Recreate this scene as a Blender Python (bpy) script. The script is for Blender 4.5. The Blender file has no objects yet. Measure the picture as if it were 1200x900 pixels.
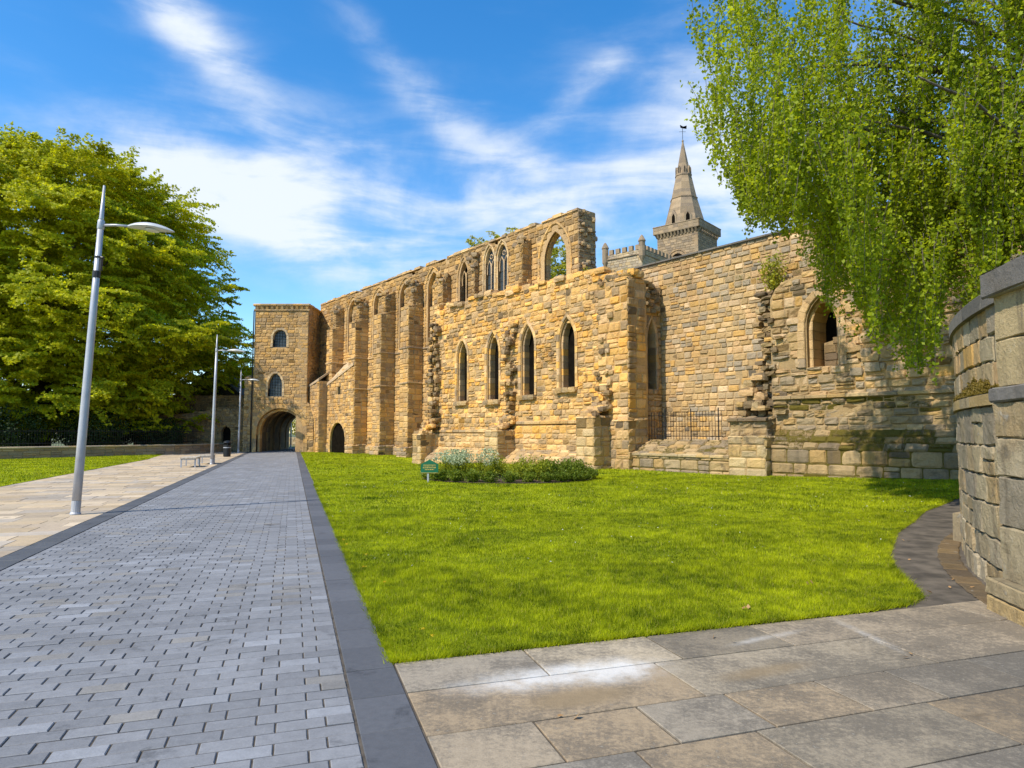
import bpy, bmesh, math, random
import numpy as np
from mathutils import Vector, Matrix
from mathutils.geometry import delaunay_2d_cdt
R = random.Random(11)
rng = np.random.default_rng(5)
PI = math.pi
scene = bpy.context.scene
COL = scene.collection

# ------------------------------------------------------------------ camera
cam_d = bpy.data.cameras.new("camera")
cam = bpy.data.objects.new("camera", cam_d)
COL.objects.link(cam)
cam.location = (0, 0, 1.65)
cam.rotation_euler = (math.radians(90 + 4.18), 0, 0)
cam_d.sensor_width = 36
cam_d.lens = 23.4
cam_d.clip_start = 0.05
cam_d.clip_end = 5000
scene.camera = cam

# ------------------------------------------------------------------ light
SUN_EL = math.radians(49)
SUN_H = Vector((-0.79, -0.61, 0)).normalized()          # horizontal direction towards the sun
sd = bpy.data.lights.new("sun", 'SUN')
sd.energy = 4.6
sd.angle = math.radians(0.6)
sd.color = (1.0, 0.93, 0.80)
so = bpy.data.objects.new("sun", sd)
COL.objects.link(so)
tosun = Vector((SUN_H.x * math.cos(SUN_EL), SUN_H.y * math.cos(SUN_EL), math.sin(SUN_EL)))
so.rotation_euler = tosun.to_track_quat('Z', 'Y').to_euler()
so.location = (-20, -15, 30)

scene.view_settings.view_transform = 'Standard'
scene.view_settings.look = 'None'
scene.view_settings.exposure = 0.42
scene.view_settings.gamma = 1
scene.view_settings.use_curve_mapping = False
scene.render.engine = 'CYCLES'
scene.cycles.max_bounces = 6
scene.cycles.diffuse_bounces = 3
scene.cycles.transparent_max_bounces = 6
scene.cycles.use_denoising = True


class NT:
    """tiny node-tree helper"""
    def __init__(s, tree):
        s.t = tree
        s.n = tree.nodes
        s.l = tree.links

    def add(s, typ, **kw):
        nd = s.n.new(typ)
        ins = kw.pop('ins', {})
        for k, v in kw.items():
            setattr(nd, k, v)
        for k, v in ins.items():
            s.set(nd.inputs[k], v)
        return nd

    def set(s, sock, v):
        if isinstance(v, bpy.types.NodeSocket):
            s.l.new(v, sock)
        else:
            sock.default_value = v

    def math(s, op, a, b=0.0, c=None, clamp=False):
        nd = s.add('ShaderNodeMath', operation=op, use_clamp=clamp)
        s.set(nd.inputs[0], a)
        s.set(nd.inputs[1], b)
        if c is not None:
            s.set(nd.inputs[2], c)
        return nd.outputs[0]

    def mix(s, f, a, b, mode='MIX'):
        nd = s.add('ShaderNodeMix', data_type='RGBA', blend_type=mode)
        s.set(nd.inputs[0], f)
        s.set(nd.inputs[6], a)
        s.set(nd.inputs[7], b)
        return nd.outputs[2]

    def noise(s, vec, scale, detail=4, rough=0.55, dist=0.0):
        nd = s.add('ShaderNodeTexNoise')
        if vec is not None:
            s.l.new(vec, nd.inputs['Vector'])
        nd.inputs['Scale'].default_value = scale
        nd.inputs['Detail'].default_value = detail
        nd.inputs['Roughness'].default_value = rough
        nd.inputs['Distortion'].default_value = dist
        return nd

    def ramp(s, f, a, b, va=0.0, vb=1.0, smooth=True):
        nd = s.add('ShaderNodeMapRange', interpolation_type='SMOOTHSTEP' if smooth else 'LINEAR')
        s.set(nd.inputs[0], f)
        for i, v in zip((1, 2, 3, 4), (a, b, va, vb)):
            nd.inputs[i].default_value = v
        return nd.outputs[0]


# ------------------------------------------------------------------ sky with thin cirrus and one broad cloud
world = bpy.data.worlds.new("World")
scene.world = world
world.use_nodes = True
W = NT(world.node_tree)
for n in list(W.n):
    W.n.remove(n)
sky = W.add('ShaderNodeTexSky', sky_type='NISHITA', sun_disc=False)
sky.sun_elevation = SUN_EL
sky.sun_rotation = math.atan2(SUN_H.x, SUN_H.y)
sky.air_density = 1.0
sky.dust_density = 0.3
sky.ozone_density = 2.0
SKY_STRENGTH = 0.135
hsv = W.add('ShaderNodeHueSaturation', ins={'Color': sky.outputs[0], 'Saturation': 1.38, 'Value': 1.35})
tc = W.add('ShaderNodeTexCoord')
sep = W.add('ShaderNodeSeparateXYZ', ins={0: tc.outputs['Generated']})
az = W.math('ARCTAN2', sep.outputs[0], sep.outputs[1])
el = W.math('ARCSINE', sep.outputs[2])


def px_azel(px, py):
    T = math.radians(4.18)
    dx = (px - 600) / 780
    dy = (450 - py) / 780
    x, y, z = dx, math.cos(T) - dy * math.sin(T), math.sin(T) + dy * math.cos(T)
    l = math.sqrt(x * x + y * y + z * z)
    return math.atan2(x, y), math.asin(z / l)


def blob(px, py, sx, sy, rot, wgt):
    a0, e0 = px_azel(px, py)
    c, s_ = math.cos(math.radians(rot)), math.sin(math.radians(rot))
    da = W.math('SUBTRACT', az, a0)
    de = W.math('SUBTRACT', el, e0)
    u = W.math('MULTIPLY', W.math('ADD', W.math('MULTIPLY', da, c), W.math('MULTIPLY', de, s_)), 780 / sx)
    v = W.math('MULTIPLY', W.math('SUBTRACT', W.math('MULTIPLY', de, c), W.math('MULTIPLY', da, s_)), 780 / sy)
    r2 = W.math('ADD', W.math('MULTIPLY', u, u), W.math('MULTIPLY', v, v))
    return W.math('MULTIPLY', W.math('EXPONENT', W.math('MULTIPLY', r2, -0.5)), wgt)


blobs = [(285, 225, 85, 40, -4, 1.05), (360, 265, 75, 34, -28, 0.9), (175, 205, 50, 22, 5, 0.6), (215, 25, 70, 18, -32, 1.0), (235, 45, 120, 45, -30, 0.22),
         (480, 100, 90, 18, -40, 0.50), (590, 170, 80, 24, -32, 0.45), (682, 105, 40, 12, 32, 0.75), (520, 235, 110, 38, -12, 0.42), (455, 300, 60, 22, -20, 0.4),
         (640, 240, 120, 35, 5, 0.40), (760, 215, 100, 45, 15, 0.34), (430, 190, 60, 30, -35, 0.3), (860, 230, 70, 60, 0, 0.5),
         (60, 80, 120, 30, -15, 0.2), (780, 110, 80, 40, 30, 0.22), (980, 150, 220, 150, 0, 0.5), (40, 150, 70, 20, 5, 0.25), (500, 330, 300, 60, 0, 0.22)]
tot = None
for b in blobs:
    o = blob(*b)
    tot = o if tot is None else W.math('ADD', tot, o)
# streaky cirrus noise running down to the right
comb = W.add('ShaderNodeCombineXYZ', ins={0: az, 1: el, 2: 0.0})
mp = W.add('ShaderNodeMapping', ins={'Vector': comb.outputs[0], 'Rotation': (0, 0, math.radians(30)), 'Scale': (2.2, 9.0, 1)})
n1 = W.noise(mp.outputs[0], 2.0, 8, 0.56, 0.35)
n2 = W.noise(comb.outputs[0], 5.0, 9, 0.58, 0.35)
nn = W.math('ADD', W.math('MULTIPLY', n1.outputs[0], 0.6), W.math('MULTIPLY', n2.outputs[0], 0.4))
nz = W.ramp(nn, 0.32, 0.68)
cov = W.math('MULTIPLY', tot, W.math('ADD', W.math('MULTIPLY', nz, 0.95), 0.22))
far = W.math('MULTIPLY', W.ramp(nn, 0.45, 0.75), 0.10)
cov = W.math('ADD', cov, far)
mask = W.ramp(cov, 0.06, 1.25, 0.0, 0.92)
bg1 = W.add('ShaderNodeBackground', ins={'Color': hsv.outputs[0], 'Strength': SKY_STRENGTH})
bg2 = W.add('ShaderNodeBackground', ins={'Color': (0.86, 0.92, 1.0, 1), 'Strength': 0.82})
mx = W.add('ShaderNodeMixShader', ins={0: mask, 1: bg1.outputs[0], 2: bg2.outputs[0]})
W.add('ShaderNodeOutputWorld', ins={0: mx.outputs[0]})


# ------------------------------------------------------------------ materials
def mat(name):
    m = bpy.data.materials.new(name)
    m.use_nodes = True
    t = NT(m.node_tree)
    for n in list(t.n):
        t.n.remove(n)
    return m, t


def finish(t, shader):
    t.add('ShaderNodeOutputMaterial', ins={0: shader})


def stone_mat(name, grime=0.5, bump=0.6, scale=1.0, grime_col=(0.075, 0.062, 0.045, 1), salt=0.0, rough=0.9, moss_col=(0.085, 0.085, 0.012, 1), tint=(1, 1, 1)):
    """weathered stone: tone of each block comes with the block, wear and moss from noise"""
    m, t = mat(name)
    at = t.add('ShaderNodeAttribute', attribute_name='tone')
    g = t.add('ShaderNodeNewGeometry')
    p = g.outputs['Position']
    nA = t.noise(p, 0.55 * scale, 6, 0.65)
    nB = t.noise(p, 3.2 * scale, 6, 0.65, 0.4)
    nC = t.noise(p, 18 * scale, 5, 0.7)
    nD = t.noise(p, 70 * scale, 3, 0.6)
    v = t.math('ADD', t.math('MULTIPLY', nB.outputs[0], 0.55), t.math('MULTIPLY', nC.outputs[0], 0.75))
    v = t.math('ADD', v, 0.36)
    vc = t.add('ShaderNodeCombineColor', ins={0: t.math('MULTIPLY', v, tint[0]), 1: t.math('MULTIPLY', v, tint[1]), 2: t.math('MULTIPLY', v, tint[2])})
    c = t.mix(1.0, at.outputs['Color'], vc.outputs[0], 'MULTIPLY')
    nL = t.noise(p, 0.17 * scale, 4, 0.6)
    c = t.mix(t.ramp(nL.outputs[0], 0.42, 0.62, 0, 1), c, t.mix(1.0, c, (0.84, 0.85, 0.90, 1), 'MULTIPLY'))
    # warm iron staining
    f = t.ramp(nA.outputs[0], 0.52, 0.72, 0, 0.35)
    c = t.mix(f, c, t.mix(1.0, c, (1.12, 0.9, 0.6, 1), 'MULTIPLY'))
    # soot and lichen patches
    gm = t.math('ADD', t.math('MULTIPLY', nA.outputs[1], 0.0), t.math('ADD', t.math('MULTIPLY', nA.outputs[0], 0.55), t.math('MULTIPLY', nB.outputs[0], 0.5)))
    f = t.ramp(gm, 0.55, 0.72, 0, grime)
    c = t.mix(f, c, grime_col)
    f = t.ramp(t.math('ADD', t.math('MULTIPLY', nC.outputs[0], 0.7), t.math('MULTIPLY', nD.outputs[0], 0.3)), 0.57, 0.68, 0, 0.85 * grime)
    c = t.mix(f, c, grime_col)
    if salt:
        f = t.ramp(nB.outputs[0], 0.60, 0.74, 0, salt)
        c = t.mix(f, c, (0.55, 0.52, 0.46, 1))
    mpz = t.add('ShaderNodeMapping', ins={'Vector': p, 'Scale': (1.6, 1.6, 0.16)})
    nS = t.noise(mpz.outputs[0], 1.3 * scale, 6, 0.65)
    f = t.ramp(t.math('ADD', t.math('MULTIPLY', nS.outputs[0], 0.8), t.math('MULTIPLY', nC.outputs[0], 0.25)), 0.53, 0.72, 0, 0.75 * grime)
    c = t.mix(f, c, (grime_col[0] * 1.5, grime_col[1] * 1.4, grime_col[2] * 1.3, 1))
    f = t.ramp(t.math('ADD', t.math('MULTIPLY', nB.outputs[0], 0.5), t.math('MULTIPLY', nS.outputs[0], 0.5)), 0.40, 0.30, 0, 0.35)
    c = t.mix(f, c, (0.40, 0.36, 0.29, 1))
    # moss
    mo = t.math('MULTIPLY', at.outputs['Alpha'], 1.0)
    f = t.ramp(t.math('ADD', t.math('MULTIPLY', t.math('ADD', nB.outputs[0], nC.outputs[0]), 0.5), t.math('MULTIPLY', t.math('SUBTRACT', mo, 0.5), 0.7)), 0.46, 0.60, 0, 1)
    f = t.math('MULTIPLY', f, t.ramp(mo, 0.02, 0.15))
    mc = t.mix(nD.outputs[0], moss_col, (moss_col[0] * 2.0, moss_col[1] * 1.7, moss_col[2] * 2, 1))
    c = t.mix(f, c, mc)
    h = t.math('ADD', t.math('MULTIPLY', nC.outputs[0], 0.6), t.math('MULTIPLY', nB.outputs[0], 1.0))
    h = t.math('ADD', h, t.math('MULTIPLY', nD.outputs[0], 0.18))
    h = t.math('ADD', h, t.math('MULTIPLY', f, t.math('MULTIPLY', nD.outputs[0], 0.8)))
    bp = t.add('ShaderNodeBump', ins={'Strength': bump, 'Distance': 0.06 / scale, 'Height': h})
    b = t.add('ShaderNodeBsdfPrincipled', ins={'Base Color': c, 'Roughness': rough, 'Normal': bp.outputs[0]})
    b.inputs['Specular IOR Level'].default_value = 0.2
    finish(t, b.outputs[0])
    return m


def plain_mat(name, col, rough=0.6, metal=0.0, var=0.15, scale=12, bump=0.0, spec=0.4):
    m, t = mat(name)
    g = t.add('ShaderNodeNewGeometry')
    n = t.noise(g.outputs['Position'], scale, 5, 0.6)
    d = tuple(x * (1 - var) for x in col) + (1,)
    u = tuple(min(1, x * (1 + var)) for x in col) + (1,)
    c = t.mix(t.ramp(n.outputs[0], 0.3, 0.7), d, u)
    b = t.add('ShaderNodeBsdfPrincipled', ins={'Base Color': c, 'Roughness': rough, 'Metallic': metal})
    b.inputs['Specular IOR Level'].default_value = spec
    if bump:
        bp = t.add('ShaderNodeBump', ins={'Strength': bump, 'Distance': 0.02, 'Height': n.outputs[0]})
        t.l.new(bp.outputs[0], b.inputs['Normal'])
    finish(t, b.outputs[0])
    return m


def leaf_mat(name, ca, cb, trans=0.4, tcol=None, rough=0.55):
    """each leaf takes its own tone between ca and cb"""
    m, t = mat(name)
    g = t.add('ShaderNodeNewGeometry')
    n = t.noise(g.outputs['Position'], 0.45, 3, 0.6)
    f = t.math('ADD', t.math('MULTIPLY', g.outputs['Random Per Island'], 0.6), t.ramp(n.outputs[0], 0.35, 0.65, 0, 0.4))
    c = t.mix(f, ca + (1,), cb + (1,))
    b = t.add('ShaderNodeBsdfPrincipled', ins={'Base Color': c, 'Roughness': rough})
    b.inputs['Specular IOR Level'].default_value = 0.25
    tr = t.add('ShaderNodeBsdfTranslucent')
    k = tcol or (1.25, 1.15, 0.5)
    t.l.new(t.mix(1.0, c, k + (1,), 'MULTIPLY'), tr.inputs[0])
    s = t.add('ShaderNodeMixShader', ins={0: trans, 1: b.outputs[0], 2: tr.outputs[0]})
    finish(t, s.outputs[0])
    return m


def attr_mat(name, rough=0.8, bump=0.35, scale=30, blot=0.35, dist=0.01, spec=0.3):
    """paving stone: tone per slab with speckle and blotches"""
    m, t = mat(name)
    at = t.add('ShaderNodeAttribute', attribute_name='tone')
    g = t.add('ShaderNodeNewGeometry')
    p = g.outputs['Position']
    nA = t.noise(p, 0.8, 6, 0.6)
    nB = t.noise(p, scale, 5, 0.7)
    nC = t.noise(p, scale * 6, 3, 0.7)
    v = t.math('ADD', t.math('MULTIPLY', nA.outputs[0], blot * 2), 1 - blot)
    v = t.math('MULTIPLY', v, t.math('ADD', t.math('MULTIPLY', nB.outputs[0], 0.6), 0.7))
    v = t.math('MULTIPLY', v, t.math('ADD', t.math('MULTIPLY', nC.outputs[0], 0.5), 0.75))
    # trodden-in dirt and drip stains
    nK = t.noise(p, 2.4, 6, 0.7, 0.5)
    v = t.math('MULTIPLY', v, t.ramp(nK.outputs[0], 0.57, 0.70, 1.0, 0.62))
    vc = t.add('ShaderNodeCombineColor', ins={0: v, 1: v, 2: v})
    c = t.mix(1.0, at.outputs['Color'], vc.outputs[0], 'MULTIPLY')
    bp = t.add('ShaderNodeBump', ins={'Strength': bump, 'Distance': dist, 'Height': t.math('ADD', nB.outputs[0], t.math('MULTIPLY', nC.outputs[0], 0.4))})
    b = t.add('ShaderNodeBsdfPrincipled', ins={'Base Color': c, 'Roughness': rough, 'Normal': bp.outputs[0]})
    b.inputs['Specular IOR Level'].default_value = spec
    t.out = b
    finish(t, b.outputs[0])
    return m, t, b, c, (nA, nB, nC)


M = {}
M['stone'] = stone_mat('golden_sandstone', 0.58, 0.9, tint=(1.34, 1.13, 0.90))
M['stone_block'] = stone_mat('weathered_sandstone', 0.72, 1.2, 1.1, tint=(1.52, 1.23, 0.86))
M['stone_course'] = stone_mat('coursed_sandstone', 0.35, 0.7, tint=(1.10, 0.96, 0.77))
M['stone_mossy'] = stone_mat('mossy_stone', 0.75, 1.0, 1.1, tint=(1.08, 0.94, 0.73), moss_col=(0.10, 0.085, 0.012, 1))
M['stone_grey'] = stone_mat('steeple_stone', 0.3, 0.5, 0.8, tint=(1.1, 1.02, 0.95))
M['stone_near'] = stone_mat('near_wall_stone', 0.9, 1.0, 2.0, salt=0.35, tint=(0.84, 0.75, 0.60))
M['coping'] = stone_mat('coping_stone', 0.45, 0.5, 1.5)
M['iron'] = plain_mat('black_iron', (0.012, 0.012, 0.014), 0.5, 0.3)
M['bin'] = plain_mat('black_bin', (0.012, 0.013, 0.015), 0.4)
M['galv'] = plain_mat('grey_painted_steel', (0.42, 0.42, 0.44), 0.42, 0.25, 0.08, 4)
M['lamp'] = plain_mat('pale_lamp_housing', (0.50, 0.50, 0.49), 0.4, 0.1, 0.06, 6)
M['lens'] = plain_mat('lamp_lens', (0.55, 0.55, 0.52), 0.2, 0, 0.03)
M['dark'] = plain_mat('dark_plastic', (0.02, 0.02, 0.022), 0.5)
M['glass'] = plain_mat('dark_leaded_glass', (0.045, 0.058, 0.068), 0.28, 0, 0.35, 20, 0.3)
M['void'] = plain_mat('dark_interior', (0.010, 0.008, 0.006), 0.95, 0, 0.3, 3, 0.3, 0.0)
M['soil'] = plain_mat('bed_soil', (0.07, 0.045, 0.028), 0.95, 0, 0.4, 25, 0.9)
M['bark'] = plain_mat('brown_bark', (0.10, 0.075, 0.05), 0.9, 0, 0.4, 10, 0.8)
M['bark_birch'] = plain_mat('birch_bark', (0.11, 0.09, 0.07), 0.85, 0, 0.5, 9, 0.6)
M['green_sign'] = plain_mat('green_sign_paint', (0.010, 0.13, 0.06), 0.45, 0, 0.1)
M['gold'] = plain_mat('gold_sign_paint', (0.55, 0.42, 0.10), 0.45)
M['wood'] = plain_mat('pale_bench_timber', (0.46, 0.40, 0.31), 0.7, 0, 0.2, 20)
M['slate'] = plain_mat('dark_slate', (0.06, 0.055, 0.055), 0.7)
M['tarpath'] = None
M['leaf_beech'] = leaf_mat('beech_leaf', (0.25, 0.29, 0.007), (0.66, 0.65, 0.016), 0.58, (1.3, 1.25, 0.5))
M['leaf_dark'] = leaf_mat('dark_shrub_leaf', (0.012, 0.028, 0.006), (0.04, 0.075, 0.012), 0.25)
M['leaf_birch'] = leaf_mat('birch_leaf', (0.125, 0.19, 0.008), (0.48, 0.55, 0.02), 0.55)
M['leaf_lime'] = leaf_mat('lime_green_leaf', (0.22, 0.25, 0.02), (0.50, 0.48, 0.05), 0.45)
M['leaf_bed_dark'] = leaf_mat('bed_dark_leaf', (0.065, 0.115, 0.010), (0.23, 0.28, 0.022), 0.4)
M['leaf_bed_mid'] = leaf_mat('bed_mid_leaf', (0.15, 0.20, 0.012), (0.42, 0.44, 0.03), 0.45)
M['petal_white'] = leaf_mat('pale_flower_heads', (0.30, 0.36, 0.16), (0.55, 0.60, 0.38), 0.3, (1, 1, 0.9))
M['petal_yellow'] = leaf_mat('yellow_flower', (0.6, 0.42, 0.02), (0.75, 0.6, 0.03), 0.3, (1, 1, 0.6))
M['petal_daisy'] = leaf_mat('daisy_flower', (0.6, 0.6, 0.5), (0.8, 0.8, 0.7), 0.3, (1, 1, 0.9))
M['blade'] = leaf_mat('grass_blade', (0.115, 0.155, 0.003), (0.44, 0.455, 0.008), 0.45, (1.3, 1.2, 0.4))
m, t = mat('grass_blade')
g = t.add('ShaderNodeNewGeometry')
n1_ = t.noise(g.outputs['Position'], 0.8, 4, 0.6)
n2_ = t.noise(g.outputs['Position'], 4.5, 4, 0.6)
f = t.math('ADD', t.math('MULTIPLY', g.outputs['Random Per Island'], 0.34), t.math('ADD', t.ramp(n1_.outputs[0], 0.40, 0.62, 0, 0.34), t.ramp(n2_.outputs[0], 0.40, 0.62, 0, 0.36)))
c = t.mix(f, (0.045, 0.09, 0.002, 1), (0.56, 0.61, 0.010, 1))
c = t.mix(t.ramp(g.outputs['Random Per Island'], 0.955, 0.965, 0, 0.7), c, (0.42, 0.34, 0.12, 1))
b = t.add('ShaderNodeBsdfPrincipled', ins={'Base Color': c, 'Roughness': 0.6})
b.inputs['Specular IOR Level'].default_value = 0.2
tr = t.add('ShaderNodeBsdfTranslucent')
t.l.new(t.mix(1.0, c, (1.25, 1.15, 0.4, 1), 'MULTIPLY'), tr.inputs[0])
finish(t, t.add('ShaderNodeMixShader', ins={0: 0.45, 1: b.outputs[0], 2: tr.outputs[0]}).outputs[0])
M['blade'] = m
M['dry_leaf'] = leaf_mat('dry_leaf', (0.30, 0.15, 0.05), (0.5, 0.32, 0.15), 0.2, (1, 1, 1))

# lawn sheet
m, t = mat('lawn_turf')
g = t.add('ShaderNodeNewGeometry')
nA = t.noise(g.outputs['Position'], 0.5, 5, 0.6)
nB = t.noise(g.outputs['Position'], 3.0, 6, 0.7)
nC = t.noise(g.outputs['Position'], 40, 4, 0.8)
c = t.mix(t.ramp(nA.outputs[0], 0.35, 0.65), (0.14, 0.19, 0.004, 1), (0.38, 0.42, 0.008, 1))
c = t.mix(t.ramp(nB.outputs[0], 0.45, 0.66, 0, 0.5), c, (0.07, 0.115, 0.004, 1))
c = t.mix(t.ramp(nC.outputs[0], 0.35, 0.7, 0, 0.6), c, (0.30, 0.35, 0.012, 1))
bp = t.add('ShaderNodeBump', ins={'Strength': 1.0, 'Distance': 0.04, 'Height': t.math('ADD', nC.outputs[0], nB.outputs[0])})
b = t.add('ShaderNodeBsdfPrincipled', ins={'Base Color': c, 'Roughness': 0.9, 'Normal': bp.outputs[0]})
b.inputs['Specular IOR Level'].default_value = 0.1
finish(t, b.outputs[0])
M['lawn'] = m
M['earth'] = plain_mat('distant_ground', (0.10, 0.11, 0.04), 0.95, 0, 0.3, 0.3)
M['tar'] = plain_mat('dark_worn_path', (0.090, 0.074, 0.056), 0.8, 0, 0.45, 3.0, 0.25)
M['sett'] = attr_mat('grey_granite_sett', 0.66, 0.4, 14, 0.34, 0.006, 0.3)[0]
M['slab_blue'] = attr_mat('dark_border_slab', 0.6, 0.2, 20, 0.15, 0.004, 0.35)[0]
M['slab_buff'] = attr_mat('buff_paving_slab', 0.8, 0.2, 8, 0.25, 0.006, 0.2)[0]
M['joint'] = plain_mat('sandy_joint', (0.075, 0.062, 0.047), 0.95, 0, 0.4, 8)
m, t, b, c, (nA, nB, nC) = attr_mat('grey_flagstone', 0.75, 0.5, 16, 0.35, 0.008, 0.25)
# weathering of the flags plus shade painted in on the right: dark algae film, and one powdery white salt bloom with an ochre patch
sepp = t.add('ShaderNodeSeparateXYZ', ins={0: t.add('ShaderNodeNewGeometry').outputs['Position']})


def spot(cx, cy, sx, sy, rot=0.0):
    c_, s_ = math.cos(rot), math.sin(rot)
    dx = t.math('SUBTRACT', sepp.outputs[0], cx)
    dy = t.math('SUBTRACT', sepp.outputs[1], cy)
    u = t.math('DIVIDE', t.math('ADD', t.math('MULTIPLY', dx, c_), t.math('MULTIPLY', dy, s_)), sx)
    v = t.math('DIVIDE', t.math('SUBTRACT', t.math('MULTIPLY', dy, c_), t.math('MULTIPLY', dx, s_)), sy)
    return t.math('EXPONENT', t.math('MULTIPLY', t.math('ADD', t.math('MULTIPLY', u, u), t.math('MULTIPLY', v, v)), -0.5))


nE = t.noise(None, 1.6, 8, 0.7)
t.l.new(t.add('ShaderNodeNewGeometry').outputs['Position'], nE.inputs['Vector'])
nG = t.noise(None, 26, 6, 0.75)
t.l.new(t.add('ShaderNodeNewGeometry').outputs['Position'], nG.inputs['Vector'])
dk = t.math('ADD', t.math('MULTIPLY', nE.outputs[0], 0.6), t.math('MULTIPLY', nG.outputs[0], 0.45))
dk = t.math('ADD', dk, t.math('MULTIPLY', spot(4.6, 5.0, 2.2, 1.0, .35), 0.10))  # broad soft shade over the right-hand flags, put into the colour
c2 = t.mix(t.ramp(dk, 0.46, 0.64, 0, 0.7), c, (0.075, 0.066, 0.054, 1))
c2 = t.mix(t.ramp(nG.outputs[0], 0.58, 0.70, 0, 0.5), c2, (0.42, 0.38, 0.30, 1))
nF = t.noise(None, 5.5, 8, 0.72)
t.l.new(t.add('ShaderNodeNewGeometry').outputs['Position'], nF.inputs['Vector'])
salt = t.math('ADD', t.math('ADD', spot(0.15, 4.60, 0.42, 0.16, 0.33), spot(0.78, 4.78, 0.26, 0.17, 0.33)), t.math('MULTIPLY', spot(2.05, 5.5, 0.35, 0.05, 0.5), 0.7))
salt = t.math('ADD', salt, t.math('MULTIPLY', spot(2.9, 5.6, 0.05, 0.45, 0.1), 0.6))
fs = t.ramp(t.math('MULTIPLY', salt, t.math('SUBTRACT', t.math('ADD', t.math('MULTIPLY', nF.outputs[0], 1.6), t.math('MULTIPLY', nE.outputs[0], 1.2)), 0.55)), 0.15, 1.15, 0, 0.72)
c2 = t.mix(fs, c2, (0.66, 0.64, 0.60, 1))
och = t.math('ADD', spot(0.42, 4.28, 0.32, 0.12, 0.33), t.math('MULTIPLY', spot(1.75, 4.75, 0.4, 0.1, 0.4), 0.8))
fo = t.ramp(t.math('MULTIPLY', och, t.math('ADD', nE.outputs[0], 0.5)), 0.3, 0.9, 0, 0.75)
c2 = t.mix(fo, c2, (0.23, 0.165, 0.09, 1))
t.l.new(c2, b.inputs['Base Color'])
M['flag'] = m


# ------------------------------------------------------------------ object helpers
def tag(o, label=None, cat=None, group=None, kind=None):
    if label:
        o['label'] = label
    if cat:
        o['category'] = cat
    if group:
        o['group'] = group
    if kind:
        o['kind'] = kind
    return o


def empty(name, loc=(0, 0, 0), rz=0.0, label=None, cat=None, group=None):
    o = bpy.data.objects.new(name, None)
    COL.objects.link(o)
    o.location = loc
    o.rotation_euler = (0, 0, rz)
    o.empty_display_size = 0.2
    return tag(o, label, cat, group)


class MB:
    """collects faces with a tone (rgb + moss) each; build() links ONE mesh object"""
    def __init__(s):
        s.v = []
        s.f = []
        s.c = []

    def add(s, vs, fs, col=(0.5, 0.5, 0.5, 0)):
        o = len(s.v)
        s.v.extend(vs)
        if len(col) == 3:
            col = tuple(col) + (0,)
        for f in fs:
            s.f.append(tuple(i + o for i in f))
            s.c.append(col)

    def hexa(s, p, col=(0.5, 0.5, 0.5)):
        # p: 8 points, bottom ring 0-3, top ring 4-7
        s.add(p, [(0, 3, 2, 1), (4, 5, 6, 7), (0, 1, 5, 4), (1, 2, 6, 5), (2, 3, 7, 6), (3, 0, 4, 7)], col)

    def box(s, x0, x1, y0, y1, z0, z1, col=(0.5, 0.5, 0.5)):
        s.hexa([(x0, y0, z0), (x1, y0, z0), (x1, y1, z0), (x0, y1, z0), (x0, y0, z1), (x1, y0, z1), (x1, y1, z1), (x0, y1, z1)], col)

    def tube(s, pts, rads, seg=8, col=(0.5, 0.5, 0.5), cap=True):
        pts = [Vector(p) for p in pts]
        rings = []
        for i, p in enumerate(pts):
            d = (pts[min(i + 1, len(pts) - 1)] - pts[max(i - 1, 0)]).normalized()
            a = d.cross(Vector((0, 0, 1)) if abs(d.z) < 0.95 else Vector((1, 0, 0))).normalized()
            b = d.cross(a).normalized()
            r = rads[i] if isinstance(rads, (list, tuple)) else rads
            rings.append([tuple(p + a * (r * math.cos(2 * PI * k / seg)) + b * (r * math.sin(2 * PI * k / seg))) for k in range(seg)])
        vs = [q for r in rings for q in r]
        fs = []
        for i in range(len(pts) - 1):
            for k in range(seg):
                k2 = (k + 1) % seg
                fs.append((i * seg + k, i * seg + k2, (i + 1) * seg + k2, (i + 1) * seg + k))
        if cap:
            fs.append(tuple(range(seg - 1, -1, -1)))
            fs.append(tuple((len(pts) - 1) * seg + k for k in range(seg)))
        s.add(vs, fs, col)

    def lathe(s, prof, seg=24, c=(0, 0, 0), col=(0.5, 0.5, 0.5)):
        vs = []
        for r, z in prof:
            for k in range(seg):
                vs.append((c[0] + r * math.cos(2 * PI * k / seg), c[1] + r * math.sin(2 * PI * k / seg), c[2] + z))
        fs = []
        for i in range(len(prof) - 1):
            for k in range(seg):
                k2 = (k + 1) % seg
                fs.append((i * seg + k, i * seg + k2, (i + 1) * seg + k2, (i + 1) * seg + k))
        s.add(vs, fs, col)

    def build(s, name, material, parent=None, smooth=False, loc=None):
        me = bpy.data.meshes.new(name)
        me.from_pydata([tuple(p) for p in s.v], [], s.f)
        a = me.attributes.new('tone', 'FLOAT_COLOR', 'FACE')
        a.data.foreach_set('color', np.array(s.c, dtype=np.float32).ravel())
        me.materials.append(material)
        if smooth:
            me.polygons.foreach_set('use_smooth', [True] * len(me.polygons))
        me.update()
        o = bpy.data.objects.new(name, me)
        COL.objects.link(o)
        if parent is not None:
            o.parent = parent
        if loc is not None:
            o.location = loc
        return o


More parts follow.
